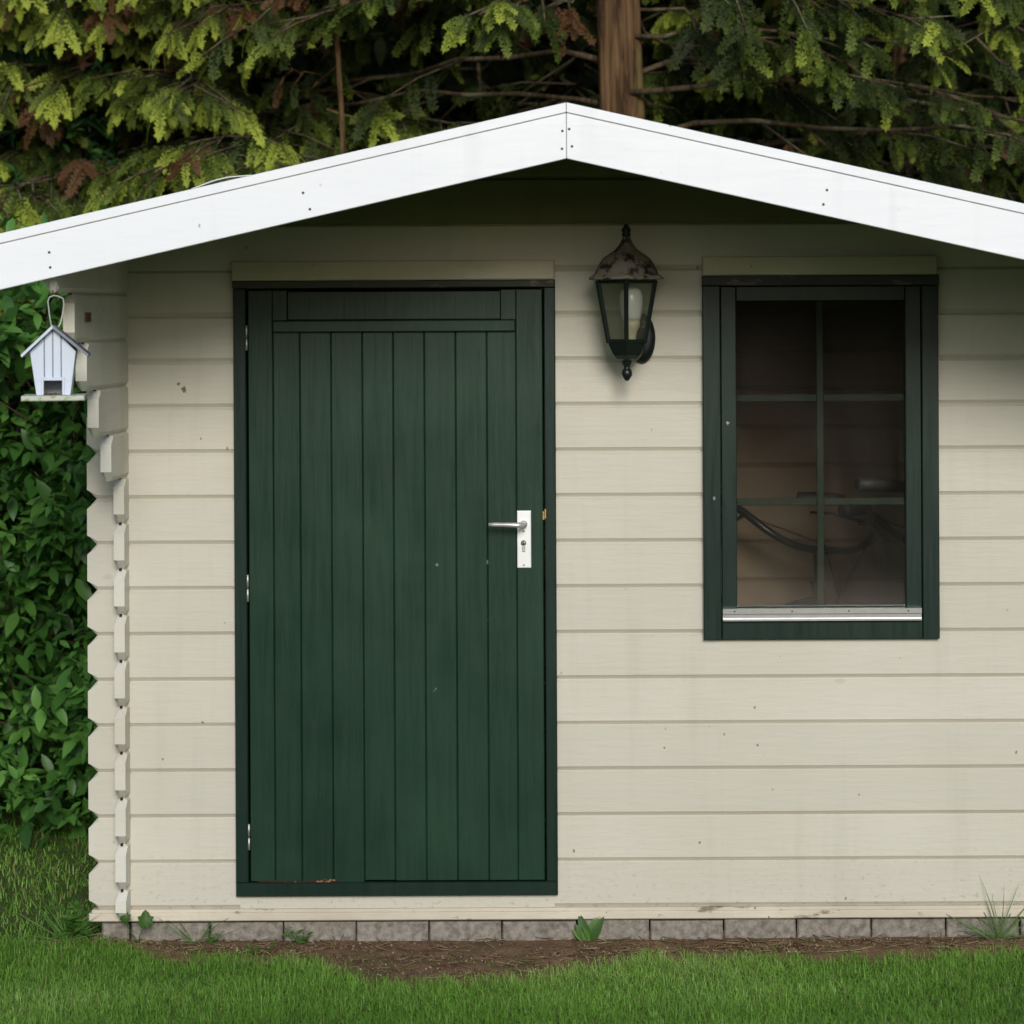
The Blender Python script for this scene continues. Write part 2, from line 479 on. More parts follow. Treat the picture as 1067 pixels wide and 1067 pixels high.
# door -------------------------------------------------------------
def dX(px): return PX(px, 610)
def dZ(py): return PZ(py, 412)
dfr = MB()
YF = -.020
dfr.box(dX(245.5), dX(258.6), YF, T+.01, dZ(917.6), dZ(300), .0025)
dfr.box(dX(568.4), dX(580), YF, T+.01, dZ(917.6), dZ(300), .0025)
dfr.box(dX(245.5), dX(580), YF+.001, T+.01, dZ(932), dZ(917.8), .0025)
dframe = dfr.build('door_frame', m_green, shed)
hd = MB(); hd.box(dX(245.2), dX(580), YF-.008, T+.01, dZ(299.8), dZ(292.3), .002)
hd.build('head_strip', m_black_cap, dframe)
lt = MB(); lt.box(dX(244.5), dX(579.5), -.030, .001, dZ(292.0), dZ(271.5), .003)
lt.build('door_lintel', m_lintel, shed)

leafm = MB(); YL = -.010
edges = [286, 314, 346.5, 379, 411, 443.5, 476, 508.5, 539]
botz = [0, .6, 1.2, -.6, 0, 0, 0, 0, 0]
def plank(mb, x0, x1, y, z0, z1, c=.0028):
    mb.box(x0, x1, y, y+.03, z0, z1, 0) if c == 0 else None
    mb.add([(x0+c, y, z0), (x1-c, y, z0), (x1-c, y, z1), (x0+c, y, z1), (x0, y+c*1.3, z0), (x1, y+c*1.3, z0), (x1, y+c*1.3, z1), (x0, y+c*1.3, z1),
            (x0, y+.026, z0), (x1, y+.026, z0), (x1, y+.026, z1), (x0, y+.026, z1)],
           [(0, 1, 2, 3), (0, 3, 7, 4), (1, 5, 6, 2), (4, 7, 11, 8), (5, 9, 10, 6), (8, 11, 10, 9), (0, 4, 8, 9, 5, 1), (3, 2, 6, 10, 11, 7)])
for i in range(8):
    plank(leafm, dX(edges[i])+.0002, dX(edges[i+1])-.0002, YL + random.uniform(-.0006, .0006), dZ(916.4+botz[i]), dZ(346))
plank(leafm, dX(260.2), dX(286)-.0002, YL-.0006, dZ(916.4), dZ(302.5), .0022)
plank(leafm, dX(539)+.0002, dX(566.6), YL-.0006, dZ(916.4), dZ(302.5), .0022)
plank(leafm, dX(286)+.0002, dX(301), YL-.0006, dZ(333), dZ(302.5), .001)
plank(leafm, dX(523.5), dX(539)-.0002, YL-.0006, dZ(333), dZ(302.5), .001)
leafm.box(dX(301.4), dX(523.1), YL+.001, YL+.026, dZ(333), dZ(303.5), .002)
door = leafm.build('door', m_green_leaf, shed)
rail = MB(); rail.box(dX(286.6), dX(538.8), YL-.014, YL+.02, dZ(345.8), dZ(333.6), .003); rail.build('rain_batten', m_green_leaf, door)
bk = MB(); bk.box(dX(262), dX(564), YL+.0265, YL+.034, dZ(915), dZ(305)); bk.build('backing_board', m_dark, door)
br = MB()
xs = [(268, 915.2), (285, 915.6), (305, 916.8), (322, 916.0), (338, 914.6), (352, 915.6), (352, 917.6), (330, 918.2), (300, 917.8), (268, 917.4)]
br.prism([(dX(a), dZ(b)) for a, b in xs][::-1], YL-.0012, YL+.008)
br.build('split_bottom_edge', simple('split_raw_wood', (.035, .02, .013), .8, 0, .5, 50, .5, 200, .2, (.42, .20, .10), (.58, .66)), door)
for y0, y1 in ((338, 364.5), (597, 625.5), (856, 883.5)):
    h = MB(); x = dX(259.6); z1, z0 = dZ(y0), dZ(y1); m = (z0+z1)/2
    for a, b in ((z0, m-.001), (m+.001, z1)):
        h.lathe([(.001, a), (.0033, a+.001), (.0033, b-.001), (.001, b)], (x, YF-.003, 0), 10)
    h.build('hinge', m_steel, door)
hp = MB(); hp.box(dX(539.3), dX(554.0), YL-.007, YL-.0008, dZ(592.0), dZ(532.2), .0018)
plate = hp.build('handle_plate', m_plate, door, .0015)
lv = MB(); xh, zh = dX(546.6), dZ(546.0); yq = YL-.007
lv.tube([(xh, yq+.002, zh), (xh, yq-.012, zh)], .0095, 16)
lv.tube([(xh, yq-.010, zh), (xh, yq-.036, zh), (xh-.004, yq-.046, zh+.0003), (xh-.014, yq-.050, zh+.0008), (xh-.045, yq-.049, zh+.0018), (xh-.078, yq-.046, zh+.0022), (dX(511.2), yq-.044, zh+.0024)],
        [.0075, .0074, .0078, .0074, .0062, .0056, .0050], 12)
lv.build('lever', simple('worn_lever_metal', (.78, .78, .77), .35, .6, .3, 40, .05), door)
kc = MB(); xk, zk = dX(546.2), dZ(565.6)
kc.tube([(xk, yq+.001, zk), (xk, yq-.004, zk)], .0072, 16)
kc.box(xk-.0042, xk+.0042, yq-.003, yq+.001, dZ(575), zk-.004, .001)
kcyl = kc.build('lock_cylinder', m_steel, door)
ks = MB(); ks.box(xk-.0011, xk+.0011, yq-.0046, yq-.0039, zk-.0035, zk+.0045); ks.build('keyhole', m_dark, door)
for py in (553.6, 588.6):
    h = MB(); h.tube([(dX(546.4), yq+.001, dZ(py)), (dX(546.4), yq-.0012, dZ(py))], .0026, 10); h.build('screw', m_steel, door)
st = MB(); st.box(dX(565.9), dX(568.2), YL-.005, YL+.01, dZ(542), dZ(533), .001); st.box(dX(568.3), dX(569.8), YF-.001, YF+.004, dZ(540.5), dZ(530.5), .0006)
st.build('latch', m_brass, door)

# window -----------------------------------------------------------
def wX(px): return PX(px, 475)
def wZ(py): return PZ(py, 855)
wfr = MB(); YW = -.022
wfr.box(wX(732.4), wX(751), YW, T+.012, wZ(665), wZ(297.4), .0025)
wfr.box(wX(960), wX(977.6), YW, T+.012, wZ(665), wZ(297.4), .0025)
wfr.box(wX(751.2), wX(959.8), YW+.001, T+.012, wZ(665), wZ(645.4), .0025)
window = wfr.build('window', m_green, shed)
cap = MB(); cap.box(wX(732), wX(978), YW-.010, T+.012, wZ(297.2), wZ(287), .002); cap.build('top_cap', m_black_cap, window)
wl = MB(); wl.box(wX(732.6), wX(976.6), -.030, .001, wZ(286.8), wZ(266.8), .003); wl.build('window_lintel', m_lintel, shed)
sh = MB(); YS = -.014
sh.box(wX(751.6), wX(767.4), YS, YS+.04, wZ(645), wZ(298.2), .002)
sh.box(wX(943.2), wX(959.6), YS, YS+.04, wZ(645), wZ(298.2), .002)
sh.box(wX(767.6), wX(943.0), YS+.001, YS+.04, wZ(313.4), wZ(298.2), .002)
sh.box(wX(767.6), wX(943.0), YS+.001, YS+.04, wZ(645), wZ(631.4), .002)
sh.build('sash', m_green, window)
gp = MB(); gp.box(wX(767.2), wX(943.4), .004, .008, wZ(632), wZ(313)); gp.build('pane', m_glass, window)
mu = MB(); YM = .0095
mu.box(wX(851.4), wX(858.4), YM, YM+.009, wZ(630.5), wZ(314), .0015)
for py in (414.6, 523):
    mu.box(wX(767.6), wX(851.2), YM+.001, YM+.009, wZ(py+3.7), wZ(py-3.7), .0015)
    mu.box(wX(858.6), wX(943.0), YM+.001, YM+.009, wZ(py+3.7), wZ(py-3.7), .0015)
mu.build('glazing_bars', simple('pale_green_bars', (.020, .031, .019), .75, 0, .2, 20, .1, 120, .2), window)
db = MB()
prof = [(-.034, 632.6), (-.034, 637.8), (-.027, 638.4), (-.027, 642.6), (-.036, 643.2), (-.036, 645.2), (YS-.0015, 645.2), (YS-.0015, 632.6)]
db.loft([[(x, y, wZ(py)) for y, py in prof] for x in (wX(752.2), wX(958.4))])
dbar = db.build('drip_bar', m_alu, window)
for px in (764.5, 824, 883, 944.5):
    h = MB(); x, z = wX(px), wZ(635.2); h.tube([(x, -.033, z), (x, -.0352, z)], .0022, 8); h.build('screw', m_screw, dbar)

# ------------------------------------------------------------------ lantern on the wall
lx, lz = P(652.8, 290, -.13)
lamp = thing('wall_lantern', 'black hexagonal carriage lantern with corroded domed roof on the cream wall between door and window', 'lantern', (lx, -.13, lz))
k = S*(D-.13)/D
def zz(py): return (290-py)*k
rf = MB()
prof = [(.0455*1.02, zz(292)), (.105, zz(291.5)), (.108, zz(290)), (.100, zz(287.5)), (.090, zz(285.5)), (.084, zz(281)), (.075, zz(275)), (.064, zz(269)), (.046, zz(264.5)), (.029, zz(260)), (.019, zz(255)), (.0125, zz(250)), (.010, zz(246.5)), (.002, zz(246))]
rings = []
for r, z in prof:
    ring = []
    for j in range(48):
        a = 2*PI*j/48
        hexa = math.cos(PI/6)/math.cos((a % (PI/3)) - PI/6)       # six sides with a corner to the front
        w = min(1, max(0, (r-.05)/.05))
        rr = r*(1-w) + r*w*(.5+.5*hexa)
        zadd = .004*w*max(0, (hexa-.93)/.07)
        ring.append((rr*math.sin(a), -rr*math.cos(a), z+zadd*(.7 if z < .012 else .2)))
    rings.append(ring)
rf.loft(rings, True)
rcap = rf.build('lamp_roof', m_lamp_roof, lamp, world=False)
fi = MB(); fi.lathe([(.001, zz(247)), (.010, zz(246.5)), (.013, zz(244)), (.0095, zz(242.5)), (.0135, zz(240)), (.010, zz(237.5)), (.006, zz(236)), (.0075, zz(235.2)), (.0055, zz(233.8)), (.001, zz(233.4))], n=16)
fi.build('finial', m_lamp, rcap, world=False)
RT, RB, zT, zB = .0885, .0555, zz(292.2), zz(357)
def hexpt(i, r, z): a = i*PI/3; return Vector((r*math.sin(a), -r*math.cos(a), z))
cg = MB()
for i in range(6):
    a, b = hexpt(i, RT, zT), hexpt(i, RB, zB)
    cg.tube([a, b], [.0072, .0066], 6, False)
    for r, z, hgt in ((RT, zT-.004, .008), (RB, zB+.004, .012)):
        p, q = hexpt(i, r, z), hexpt(i+1, r, z)
        cg.tube([p, q], hgt/2, 6, False)
for r0, z0, r1, z1 in ((RB+.003, zB, .050, zz(362)),):
    pass
cg.lathe([(.004, zB+.003), (RB+.002, zB+.004), (RB-.001, zB-.006), (.047, zz(365)), (.040, zz(370)), (.028, zz(374)), (.016, zz(376)), (.0135, zz(379)), (.002, zz(380))], n=6, smooth=False)
cage = cg.build('cage', m_lamp, lamp, world=False)
pn = MB()
for i in range(6):
    a, b, c, d = hexpt(i, RT-.002, zT), hexpt(i+1, RT-.002, zT), hexpt(i+1, RB-.002, zB), hexpt(i, RB-.002, zB)
    nrm = (b-a).cross(d-a).normalized()*.0012
    pn.add([a, b, c, d, a+nrm, b+nrm, c+nrm, d+nrm], [(0, 1, 2, 3), (7, 6, 5, 4), (0, 4, 5, 1), (1, 5, 6, 2), (2, 6, 7, 3), (3, 7, 4, 0)])
pn.build('glass', m_lglass, lamp, world=False)
bb = MB(); bb.lathe([(.002, zz(298)), (.016, zz(299)), (.026, zz(302)), (.031, zz(308)), (.032, zz(315)), (.0305, zz(322)), (.027, zz(329)), (.024, zz(334))], (.012, 0, 0), 24)
bulb = bb.build('bulb', m_bulb, lamp, world=False)
b2 = MB(); b2.lathe([(.0238, zz(334)), (.023, zz(340)), (.016, zz(345)), (.013, zz(352)), (.013, zz(358))], (.012, 0, 0), 20)
b2.build('bulb_base', m_bulb_base, bulb, world=False)
fn = MB(); fn.lathe([(.0125, zz(377)), (.0115, zz(380)), (.0085, zz(382)), (.0085, zz(384)), (.0115, zz(385)), (.0145, zz(388)), (.0135, zz(391)), (.0095, zz(394)), (.005, zz(396.5)), (.001, zz(397))], n=16)
fn.build('bottom_finial', m_lamp, lamp, world=False)
bp = MB(); bx, bz = .040, zz(353)
for (yb, sc_) in ((.1305, 1.0),):
    rings = []
    for y, q in ((.129, 1.0), (.120, 1.0), (.113, .86), (.109, .55)):
        rings.append([(bx + .036*q*math.sin(t*PI/14), y, bz + .068*q*math.cos(t*PI/14)) for t in range(28)])
    bp.loft(rings, True)
bp.build('backplate', m_lamp, lamp, world=False)
am = MB(); am.tube([(bx, .118, bz+.02), (bx-.004, .095, bz-.005), (bx-.012, .06, bz-.04), (.016, .03, zz(374)), (.004, .006, zz(371)), (0, 0, zz(366))], [.013, .0125, .012, .0115, .0115, .011], 12)
am.build('arm', m_lamp, lamp, world=False)

# ------------------------------------------------------------------ birdhouse
hx, hz = P(57, 308, -.835)
bird = thing('birdhouse', 'small pale blue wooden birdhouse with grey roof hanging from the shed corner', 'birdhouse', (hx, -.842, hz), math.radians(10))
kb = S*(D-.84)/D
def bX(px): return (px-57.3)*kb
def bZ(py): return (308-py)*kb
fd, bd = -.048, .05
body = MB()
# front wall with its square doorway, cut as pieces round the hole
pk = (bX(57.3), bZ(342)); eL, eR = (bX(34.0), bZ(366)), (bX(80.0), bZ(366)); bL, bR = (bX(40.4), bZ(411)), (bX(74.4), bZ(411))
def edgeL(z): t = (z-bL[1])/(eL[1]-bL[1]); return bL[0]+(eL[0]-bL[0])*t
def edgeR(z): t = (z-bR[1])/(eR[1]-bR[1]); return bR[0]+(eR[0]-bR[0])*t
hL, hR, hT = bX(47.8), bX(66.2), bZ(396)
gx = [bX(48.4), bX(57), bX(65.4)]
xs = [None]+gx+[None]
for i in range(4):
    a = xs[i]; b = xs[i+1]; gp_ = .0014
    def topz(x): return pk[1] - abs(x-pk[0])*(pk[1]-eL[1])/(pk[0]-eL[0])
    aT, bT = (a+gp_ if a is not None else None), (b-gp_ if b is not None else None)
    if a is None: poly = [(edgeL(hT), hT), (bT, hT), (bT, topz(bT)), (eL[0], eL[1])]
    elif b is None: poly = [(aT, hT), (edgeR(hT), hT), (eR[0], eR[1]), (aT, topz(aT))]
    else:
        poly = [(aT, hT), (bT, hT), (bT, topz(bT))] + ([(pk[0], pk[1])] if aT < pk[0] < bT else []) + [(aT, topz(aT))]
    body.prism(poly, fd, fd+.008)
bkb = MB(); bkb.prism([(eL[0]+.002, eL[1]-.002), (edgeL(hT)+.002, hT+.001), (edgeR(hT)-.002, hT+.001), (eR[0]-.002, eR[1]-.002), (pk[0], pk[1]-.003)], fd+.0012, fd+.0075)
body.prism([bL, (hL, bL[1]), (hL, hT-.0003), (edgeL(hT), hT-.0003)], fd, fd+.008)
body.prism([(hR, bR[1]), bR, (edgeR(hT), hT-.0003), (hR, hT-.0003)], fd, fd+.008)
body.prism([bL, bR, eR, pk, eL], bd-.008, bd)
for e, b in ((eL, bL), (eR, bR)):
    sgn = 1 if e is eL else -1
    body.prism([(b[0], b[1]), (b[0]+sgn*.007, b[1]), (e[0]+sgn*.007, e[1]), (e[0], e[1])][::sgn], fd+.0082, bd-.0082)
body.build('body', m_bird, bird, world=False); bkb.build('backing', simple('blue_grey_backing', (.16, .19, .25), .7), bird, world=False)
tr = MB(); tr.box(hL-.006, hL-.0003, fd-.004, fd-.0003, bL[1], hT+.008, .001); tr.box(hR+.0003, hR+.006, fd-.004, fd-.0003, bL[1], hT+.008, .001); tr.box(hL-.0002, hR+.0002, fd-.004, fd-.0003, hT, hT+.008, .001)
tr.build('doorway_trim', m_bird, bird, world=False)
for sgn, ex in ((-1, bX(25.2)), (1, bX(93.5))):
    r_ = MB(); x0, z0 = bX(57.3), bZ(338.5); z1 = bZ(369)
    q = [(x0, z0), (ex, z1), (ex+sgn*-.002, z1-.006), (x0, z0-.0085)]
    if sgn > 0: q = [q[0], q[3], q[2], q[1]]
    r_.prism(q, fd-.02, bd+.016)
    r_.build('roof', m_bird_roof if sgn > 0 else m_bird, bird, world=False)
tb = MB(); tb.box(bX(26), bX(89.5), fd-.045, bd+.02, bZ(416.5), bZ(411.2), .002); tray = tb.build('tray', m_moss, bird, world=False)
sd = MB()
for i in range(40):
    x, y = random.uniform(hL, hR), random.uniform(fd-.01, bd-.02); r = random.uniform(.0012, .0026)
    sd.lathe([(.0003, -r), (r, 0), (.0003, r)], (x, y, bL[1]+r), 6)
sd.build('seed', simple('seed_husks', (.12, .055, .03), .8), bird, world=False)
lw = MB()
loop = [(54.5, 340), (52.5, 328), (51, 314), (53, 309.5), (57, 308), (61, 308.5), (66.5, 311), (67.4, 317), (66, 327), (63.6, 337), (61.5, 341)]
lw.tube([(bX(a), -.002+.004*math.sin(i), bZ(b)) for i, (a, b) in enumerate(loop)], .0016, 8)
lw.build('hanging_loop', m_cord, bird, world=False)
hk = MB(); hk.tube([(bX(60), .022, bZ(305)), (bX(59), .004, bZ(305)), (bX(57.5), -.004, bZ(307)), (bX(56.5), -.007, bZ(305)), (bX(56), -.008, bZ(302.5))], .0022, 6)
hk.build('hook', m_rust, bird, world=False)
# rusty fixing plate on the second projecting log, and nails
fx = MB(); yA = -.50
zc = PZ(330.5, 90, yA)
fx.box(LX1-.002, LX1+.004, yA-.026, yA+.03, zc-.012, zc+.012, .002)
fx.build('fixing_plate', m_rust, shed)

# ------------------------------------------------------------------ bicycles in the shed
def make_bike(name, label, loc, rz, steer, grp, frame_mat, up=0.0):
    b = thing(name, label, 'bicycle', loc, rz, grp)
    fr = MB(); hd_ = Vector((0, 0, .80)); bt = Vector((.05, 0, .66)); bbk = Vector((-.60, 0, .30)); seat = Vector((-.72, 0, .72)); rw = Vector((-1.03, 0, .34)); fw = Vector((.14, 0, .34))
    fr.tube([hd_+Vector((-.01, 0, .06)), bt+Vector((0, 0, -.04))], .020, 10)
    fr.tube([bt, bbk], .018, 10); fr.tube([hd_, seat+Vector((.02, 0, -.1))], .016, 10); fr.tube([bbk, seat+Vector((-.02, 0, .08))], .016, 10)
    for s_ in (-1, 1):
        fr.tube([bbk+Vector((0, s_*.03, 0)), rw+Vector((0, s_*.06, 0))], .010, 8); fr.tube([seat+Vector((0, s_*.02, -.08)), rw+Vector((0, s_*.06, 0))], .009, 8)
    fr.build('frame', frame_mat, b, world=False)
    sd_ = MB(); sd_.loft([[(-.72-.13+q, w*math.cos(t*PI/6), .86+h*math.sin(t*PI/6)) for t in range(12)] for q, w, h in ((0, .02, .012), (.02, .08, .03), (.1, .07, .032), (.18, .03, .028), (.27, .014, .02), (.29, .006, .01))], True)
    sd_.build('saddle', m_rubber, b, world=False)
    R = Matrix.Rotation(steer, 3, 'Z')
    def tr_(p): q_ = R @ Vector(p); q_.z += up*max(0, min(1, (q_.z-.8)*8)); return q_
    fk = MB()
    for s_ in (-1, 1): fk.tube([tr_((.05, s_*.05, .66)), tr_((.07, s_*.055, .5)), tr_((.14, s_*.055, .34))], [.013, .012, .009], 8)
    fk.tube([tr_((.05, -.055, .665)), tr_((.05, .055, .665))], .014, 8)
    fk.build('fork', frame_mat, b, world=False)
    for c, Rm, nm in ((rw, None, 'wheel'), (fw, R, 'wheel')):
        ty = MB(); ri = MB(); q = lambda p: (Rm @ Vector(p)) if Rm else Vector(p)
        def ring(mb, R_, r_, n=40, m_=8):
            V_ = []; F_ = []
            for i in range(n):
                a = 2*PI*i/n
                for j in range(m_):
                    t = 2*PI*j/m_; rr = R_ + r_*math.cos(t)
                    V_.append(q((c.x+rr*math.cos(a), r_*math.sin(t), c.z+rr*math.sin(a))))
            for i in range(n):
                for j in range(m_):
                    F_.append((i*m_+j, i*m_+(j+1) % m_, ((i+1) % n)*m_+(j+1) % m_, ((i+1) % n)*m_+j))
            mb.add(V_, F_, True)
        ring(ty, .315, .02)
        ring(ri, .292, .010)
        for i in range(28):
            a = 2*PI*i/28
            ri.tube([q((c.x, .02*(-1)**i, c.z)), q((c.x+.29*math.cos(a), 0, c.z+.29*math.sin(a)))], .0012, 4)
        ri.tube([q((c.x, -.045, c.z)), q((c.x, .045, c.z))], .018, 10)
        wh = ty.build(nm, m_rubber, b, world=False); ri.build('rim', m_chrome, wh, world=False)
    st_ = MB(); st_.tube([tr_((0, 0, .84)), tr_((-.005, 0, .93)), tr_((.03, 0, .945))], [.014, .014, .016], 10)
    st_.build('stem', m_bikeframe, b, world=False)
    hb = MB(); pts = []
    half = [(.03, 0, .945), (.035, .05, .944), (.028, .12, .952), (.005, .19, .985), (-.045, .245, 1.045), (-.10, .275, 1.088), (-.16, .29, 1.098)]
    full = [(x, -y, z) for x, y, z in half[::-1]] + half[1:]
    def smooth(p, it=2):
        for _ in range(it):
            o = [p[0]]
            for a_, b_ in zip(p[:-1], p[1:]):
                a_, b_ = Vector(a_), Vector(b_); o += [a_*.75+b_*.25, a_*.25+b_*.75]
            o.append(p[-1]); p = o
        return p
    hb.tube([tr_(p) for p in smooth(full)], .0125, 10)
    bar = hb.build('handlebar', m_bikeframe, b, world=False)
    for s_ in (-1, 1):
        g_ = MB(); g_.tube([tr_((-.125, s_*.283, 1.094)), tr_((-.16, s_*.29, 1.098)), tr_((-.22, s_*.298, 1.10)), tr_((-.262, s_*.302, 1.10)), tr_((-.266, s_*.303, 1.10))], [.017, .0195, .0205, .0205, .013], 12)
        g_.build('grip', m_rubber, bar, world=False)
        l_ = MB(); l_.tube([tr_((-.05, s_*.25, 1.05)), tr_((-.075, s_*.27, 1.03)), tr_((-.15, s_*.31, 1.055)), tr_((-.22, s_*.325, 1.06))], [.009, .006, .005, .004], 8)
        l_.tube([tr_((-.05, s_*.25, 1.045)), tr_((.06, s_*.2, 1.0)), tr_((.13, s_*.08, .95)), tr_((.1, 0, .80)), tr_((.06, 0, .68))], .0028, 6)
        l_.build('brake_lever', m_bikeframe, bar, world=False)
    return b
x1, _ = P(853, 574, .92)
make_bike('bicycle', 'dark bicycle inside the shed with its handlebar turned round, behind the middle glazing bar', (x1, .92, .018), math.radians(8), math.radians(40), 'bicycles parked in the shed', m_bikeframe, P(853, 574, .92)[1]-.018-.945)
x2, _ = P(938, 565, .5)
make_bike('bicycle.001', 'dark bicycle inside the shed with backward grips, at the right edge of the window', (x2+.05, .37, .018), math.radians(3), math.radians(10), 'bicycles parked in the shed', m_bikeframe, P(938, 565, .5)[1]-.018-.945).rotation_euler.x = math.radians(-8)

# ------------------------------------------------------------------ ground
def soil_edge(x):
    """front limit (distance from the wall) of the bare soil"""
    px = CX + x/S
    pts = [(-400, -.5), (70, -.40), (120, -.12), (160, .04), (220, .07), (300, .11), (370, .20), (430, .25), (520, .245), (580, .17), (640, .13), (760, .12), (900, .11), (980, .09), (1020, .03), (1300, .03), (1800, .0)]
    return np.interp(px, [a for a, _ in pts], [b for _, b in pts])*np.interp(px, [330, 400, 560, 660], [.7, 1.15, 1.15, .72]) + np.interp(px, [330, 400, 560, 640], [-.01, .04, .04, .0])
g = N('lawn_soil')
b_ = g.mix(g.ramp(g.noise(9, detail=6), [(.35, 0.0), (.7, 1.0)]), (.07, .14, .025), (.10, .12, .045))
b_ = g.mix(g.ramp(g.noise(60, detail=5), [(.4, 0.0), (.7, .6)]), b_, (.02, .03, .008))
g.bsdf(b_, .95, 0, g.bump(g.noise(80, detail=6), .6, .02), .1)
lw_ = MB(); lw_.add([(-400, -400, -.006), (400, -400, -.006), (400, 400, -.006), (-400, 400, -.006)], [(0, 1, 2, 3)])
lw_.build('lawn', g.m, kind='structure')
# bare soil strip
g = N('bare_soil')
b_ = g.mix(g.ramp(g.noise(14, detail=6), [(.35, 0.0), (.7, 1.0)]), (.23, .135, .08), (.135, .082, .05))
b_ = g.mix(g.ramp(g.noise(150, detail=5, rough=.7), [(.5, 0.0), (.75, .8)]), b_, (.30, .23, .15))
b_ = g.mix(g.ramp(g.noise(6, detail=4, loc=(5, 5, 0)), [(.52, 0.0), (.7, .7)]), b_, (.10, .11, .035))
g.bsdf(b_, .95, 0, g.bump(g.noise(140, detail=6, rough=.7), .7, .012), .15)
nx, ny = 300, 44
xsg = np.linspace(-2.1, 1.6, nx)
V = []; F = []
for j in range(ny):
    t = j/(ny-1)
    for i, x in enumerate(xsg):
        e = max(.02, float(soil_edge(x)) + .16)
        y = .02 - t*(e+.02)
        hmp = .010*math.sin(x*9+math.sin(y*23))*math.sin(y*31+x*4) + .006*math.sin(x*41)*math.sin(y*57+1) + random.uniform(-.0025, .0025)
        z = -.002 + .006*(1-t) + hmp*.6*math.sin(PI*min(1, t*1.1)) - (.012 if t > .93 else 0)
        V.append((x, min(y, .02), z))
for j in range(ny-1):
    for i in range(nx-1):
        F.append((j*nx+i, (j+1)*nx+i, (j+1)*nx+i+1, j*nx+i+1))
so = MB(); so.add(V, F, True); so.build('soil', g.m, kind='structure')

r = np.random.default_rng(91); nC = 5200
x = r.uniform(-1.6, 1.5, nC); y = -r.random(nC)**.8*(soil_edge(x)+.06); z = .004*r.random(nC)
OCT = ([(1, 0, 0), (-1, 0, 0), (0, 1, 0), (0, -1, 0), (0, 0, .7), (0, 0, -.7)], [(0, 2, 4), (2, 1, 4), (1, 3, 4), (3, 0, 4), (2, 0, 5), (1, 2, 5), (3, 1, 5), (0, 3, 5)])
Mx = frames(r.normal(0, 1, (nC, 3)), r.normal(0, 1, (nC, 3)))*(r.uniform(.0012, .0055, nC)**1.0)[:, None, None]
Mx = Mx*r.uniform(.6, 1.3, (nC, 1, 3))
tag(big_mesh('soil_crumbs', OCT[0], OCT[1], Mx, np.stack([x, y, z], 1), foliage('crumbs', [(0, (.07, .042, .025)), (.6, (.2, .125, .075)), (.9, (.30, .22, .14)), (1, (.40, .34, .25))], .95, 0, .1, .2, 9), None, r.random(nC), False, 'stuff'), 'loose crumbs of soil and grit along the footing', 'soil crumbs')
STR = ([(-.5, -.02, 0), (.5, -.02, 0), (.5, .02, .01), (-.5, .02, .01), (-.5, 0, -.03), (.5, 0, -.03)], [(0, 1, 2, 3), (0, 4, 5, 1), (3, 2, 5, 4), (0, 3, 4), (1, 5, 2)])
nS = 900; x = r.uniform(-1.6, 1.5, nS); y = -r.random(nS)*(soil_edge(x)+.10)
d = np.stack([r.normal(0, 1, nS), r.normal(0, .6, nS), r.normal(0, .12, nS)], 1)
tag(big_mesh('dry_straw', STR[0], STR[1], frames(d, np.tile(np.array([0, 0, 1.0]), (nS, 1)))*r.uniform(.015, .06, nS)[:, None, None], np.stack([x, y, np.full(nS, .010)], 1), foliage('straw', [(0, (.16, .10, .055)), (.6, (.30, .22, .12)), (1, (.44, .36, .22))], .8, .2, .2, .2, 9), None, r.random(nS), False, 'stuff'), 'dry straw and dead grass lying on the bare soil', 'straw')

# grass
m_grass = foliage('grass_blades', [(0, (.075, .20, .026)), (.35, (.19, .40, .05)), (.65, (.28, .52, .095)), (.88, (.42, .58, .18)), (.93, (.26, .24, .09)), (1, (.32, .25, .12))], .45, .35, .35, .2, 3)
def grass_field(n, x0, x1, y0, y1, hmin, hmax, seed, dry=0.0, keep=None, w=.0026):
    r = np.random.default_rng(seed)
    x = r.uniform(x0, x1, n); y = r.uniform(y0, y1, n)
    ok = np.ones(n, bool)
    if keep is not None: ok = keep(x, y, r)
    x, y = x[ok], y[ok]; n = len(x)
    cl = .5+.5*np.sin(x*7.3+2*np.sin(y*5.1))*np.sin(y*8.7+1.7*np.sin(x*3.9))
    h = (hmin + (hmax-hmin)*r.random(n)**1.3)*(.7+.5*cl)
    if keep is keep_front: h = h*np.clip(.4+(-y-soil_edge(x))/.16*.6, .35, 1)
    az = r.uniform(0, 2*PI, n); lean = r.uniform(.2, 1.45, n)
    d = np.stack([np.cos(az), np.sin(az), np.zeros(n)], 1)
    sd = np.stack([-np.sin(az+r.uniform(-.6, .6, n)), np.cos(az), np.zeros(n)], 1)
    base = np.stack([x, y, np.full(n, -.008)], 1)
    wv = (w*r.uniform(.6, 1.3, n))[:, None]
    mid = base + d*(lean*h*.35)[:, None] + np.array([0, 0, 1])*(h*.6)[:, None]
    tip = base + d*(lean*h)[:, None] + np.array([0, 0, 1])*(h*(1-.25*lean))[:, None]
    co = np.stack([base-sd*wv*.5, base+sd*wv*.5, mid+sd*wv*.42, mid-sd*wv*.42, tip], 1)
    t = np.clip(.15+.55*r.random(n)+.2*(cl-.5), 0, .86)
    t = t*(.8+.5*np.sin(x*2.1+1.3*np.sin(y*3.7))*np.sin(y*4.3+x)); t = np.clip(t+.08, 0, .86)
    t = np.where(r.random(n) < .04+dry, r.uniform(.88, 1, n), t)
    return co, t
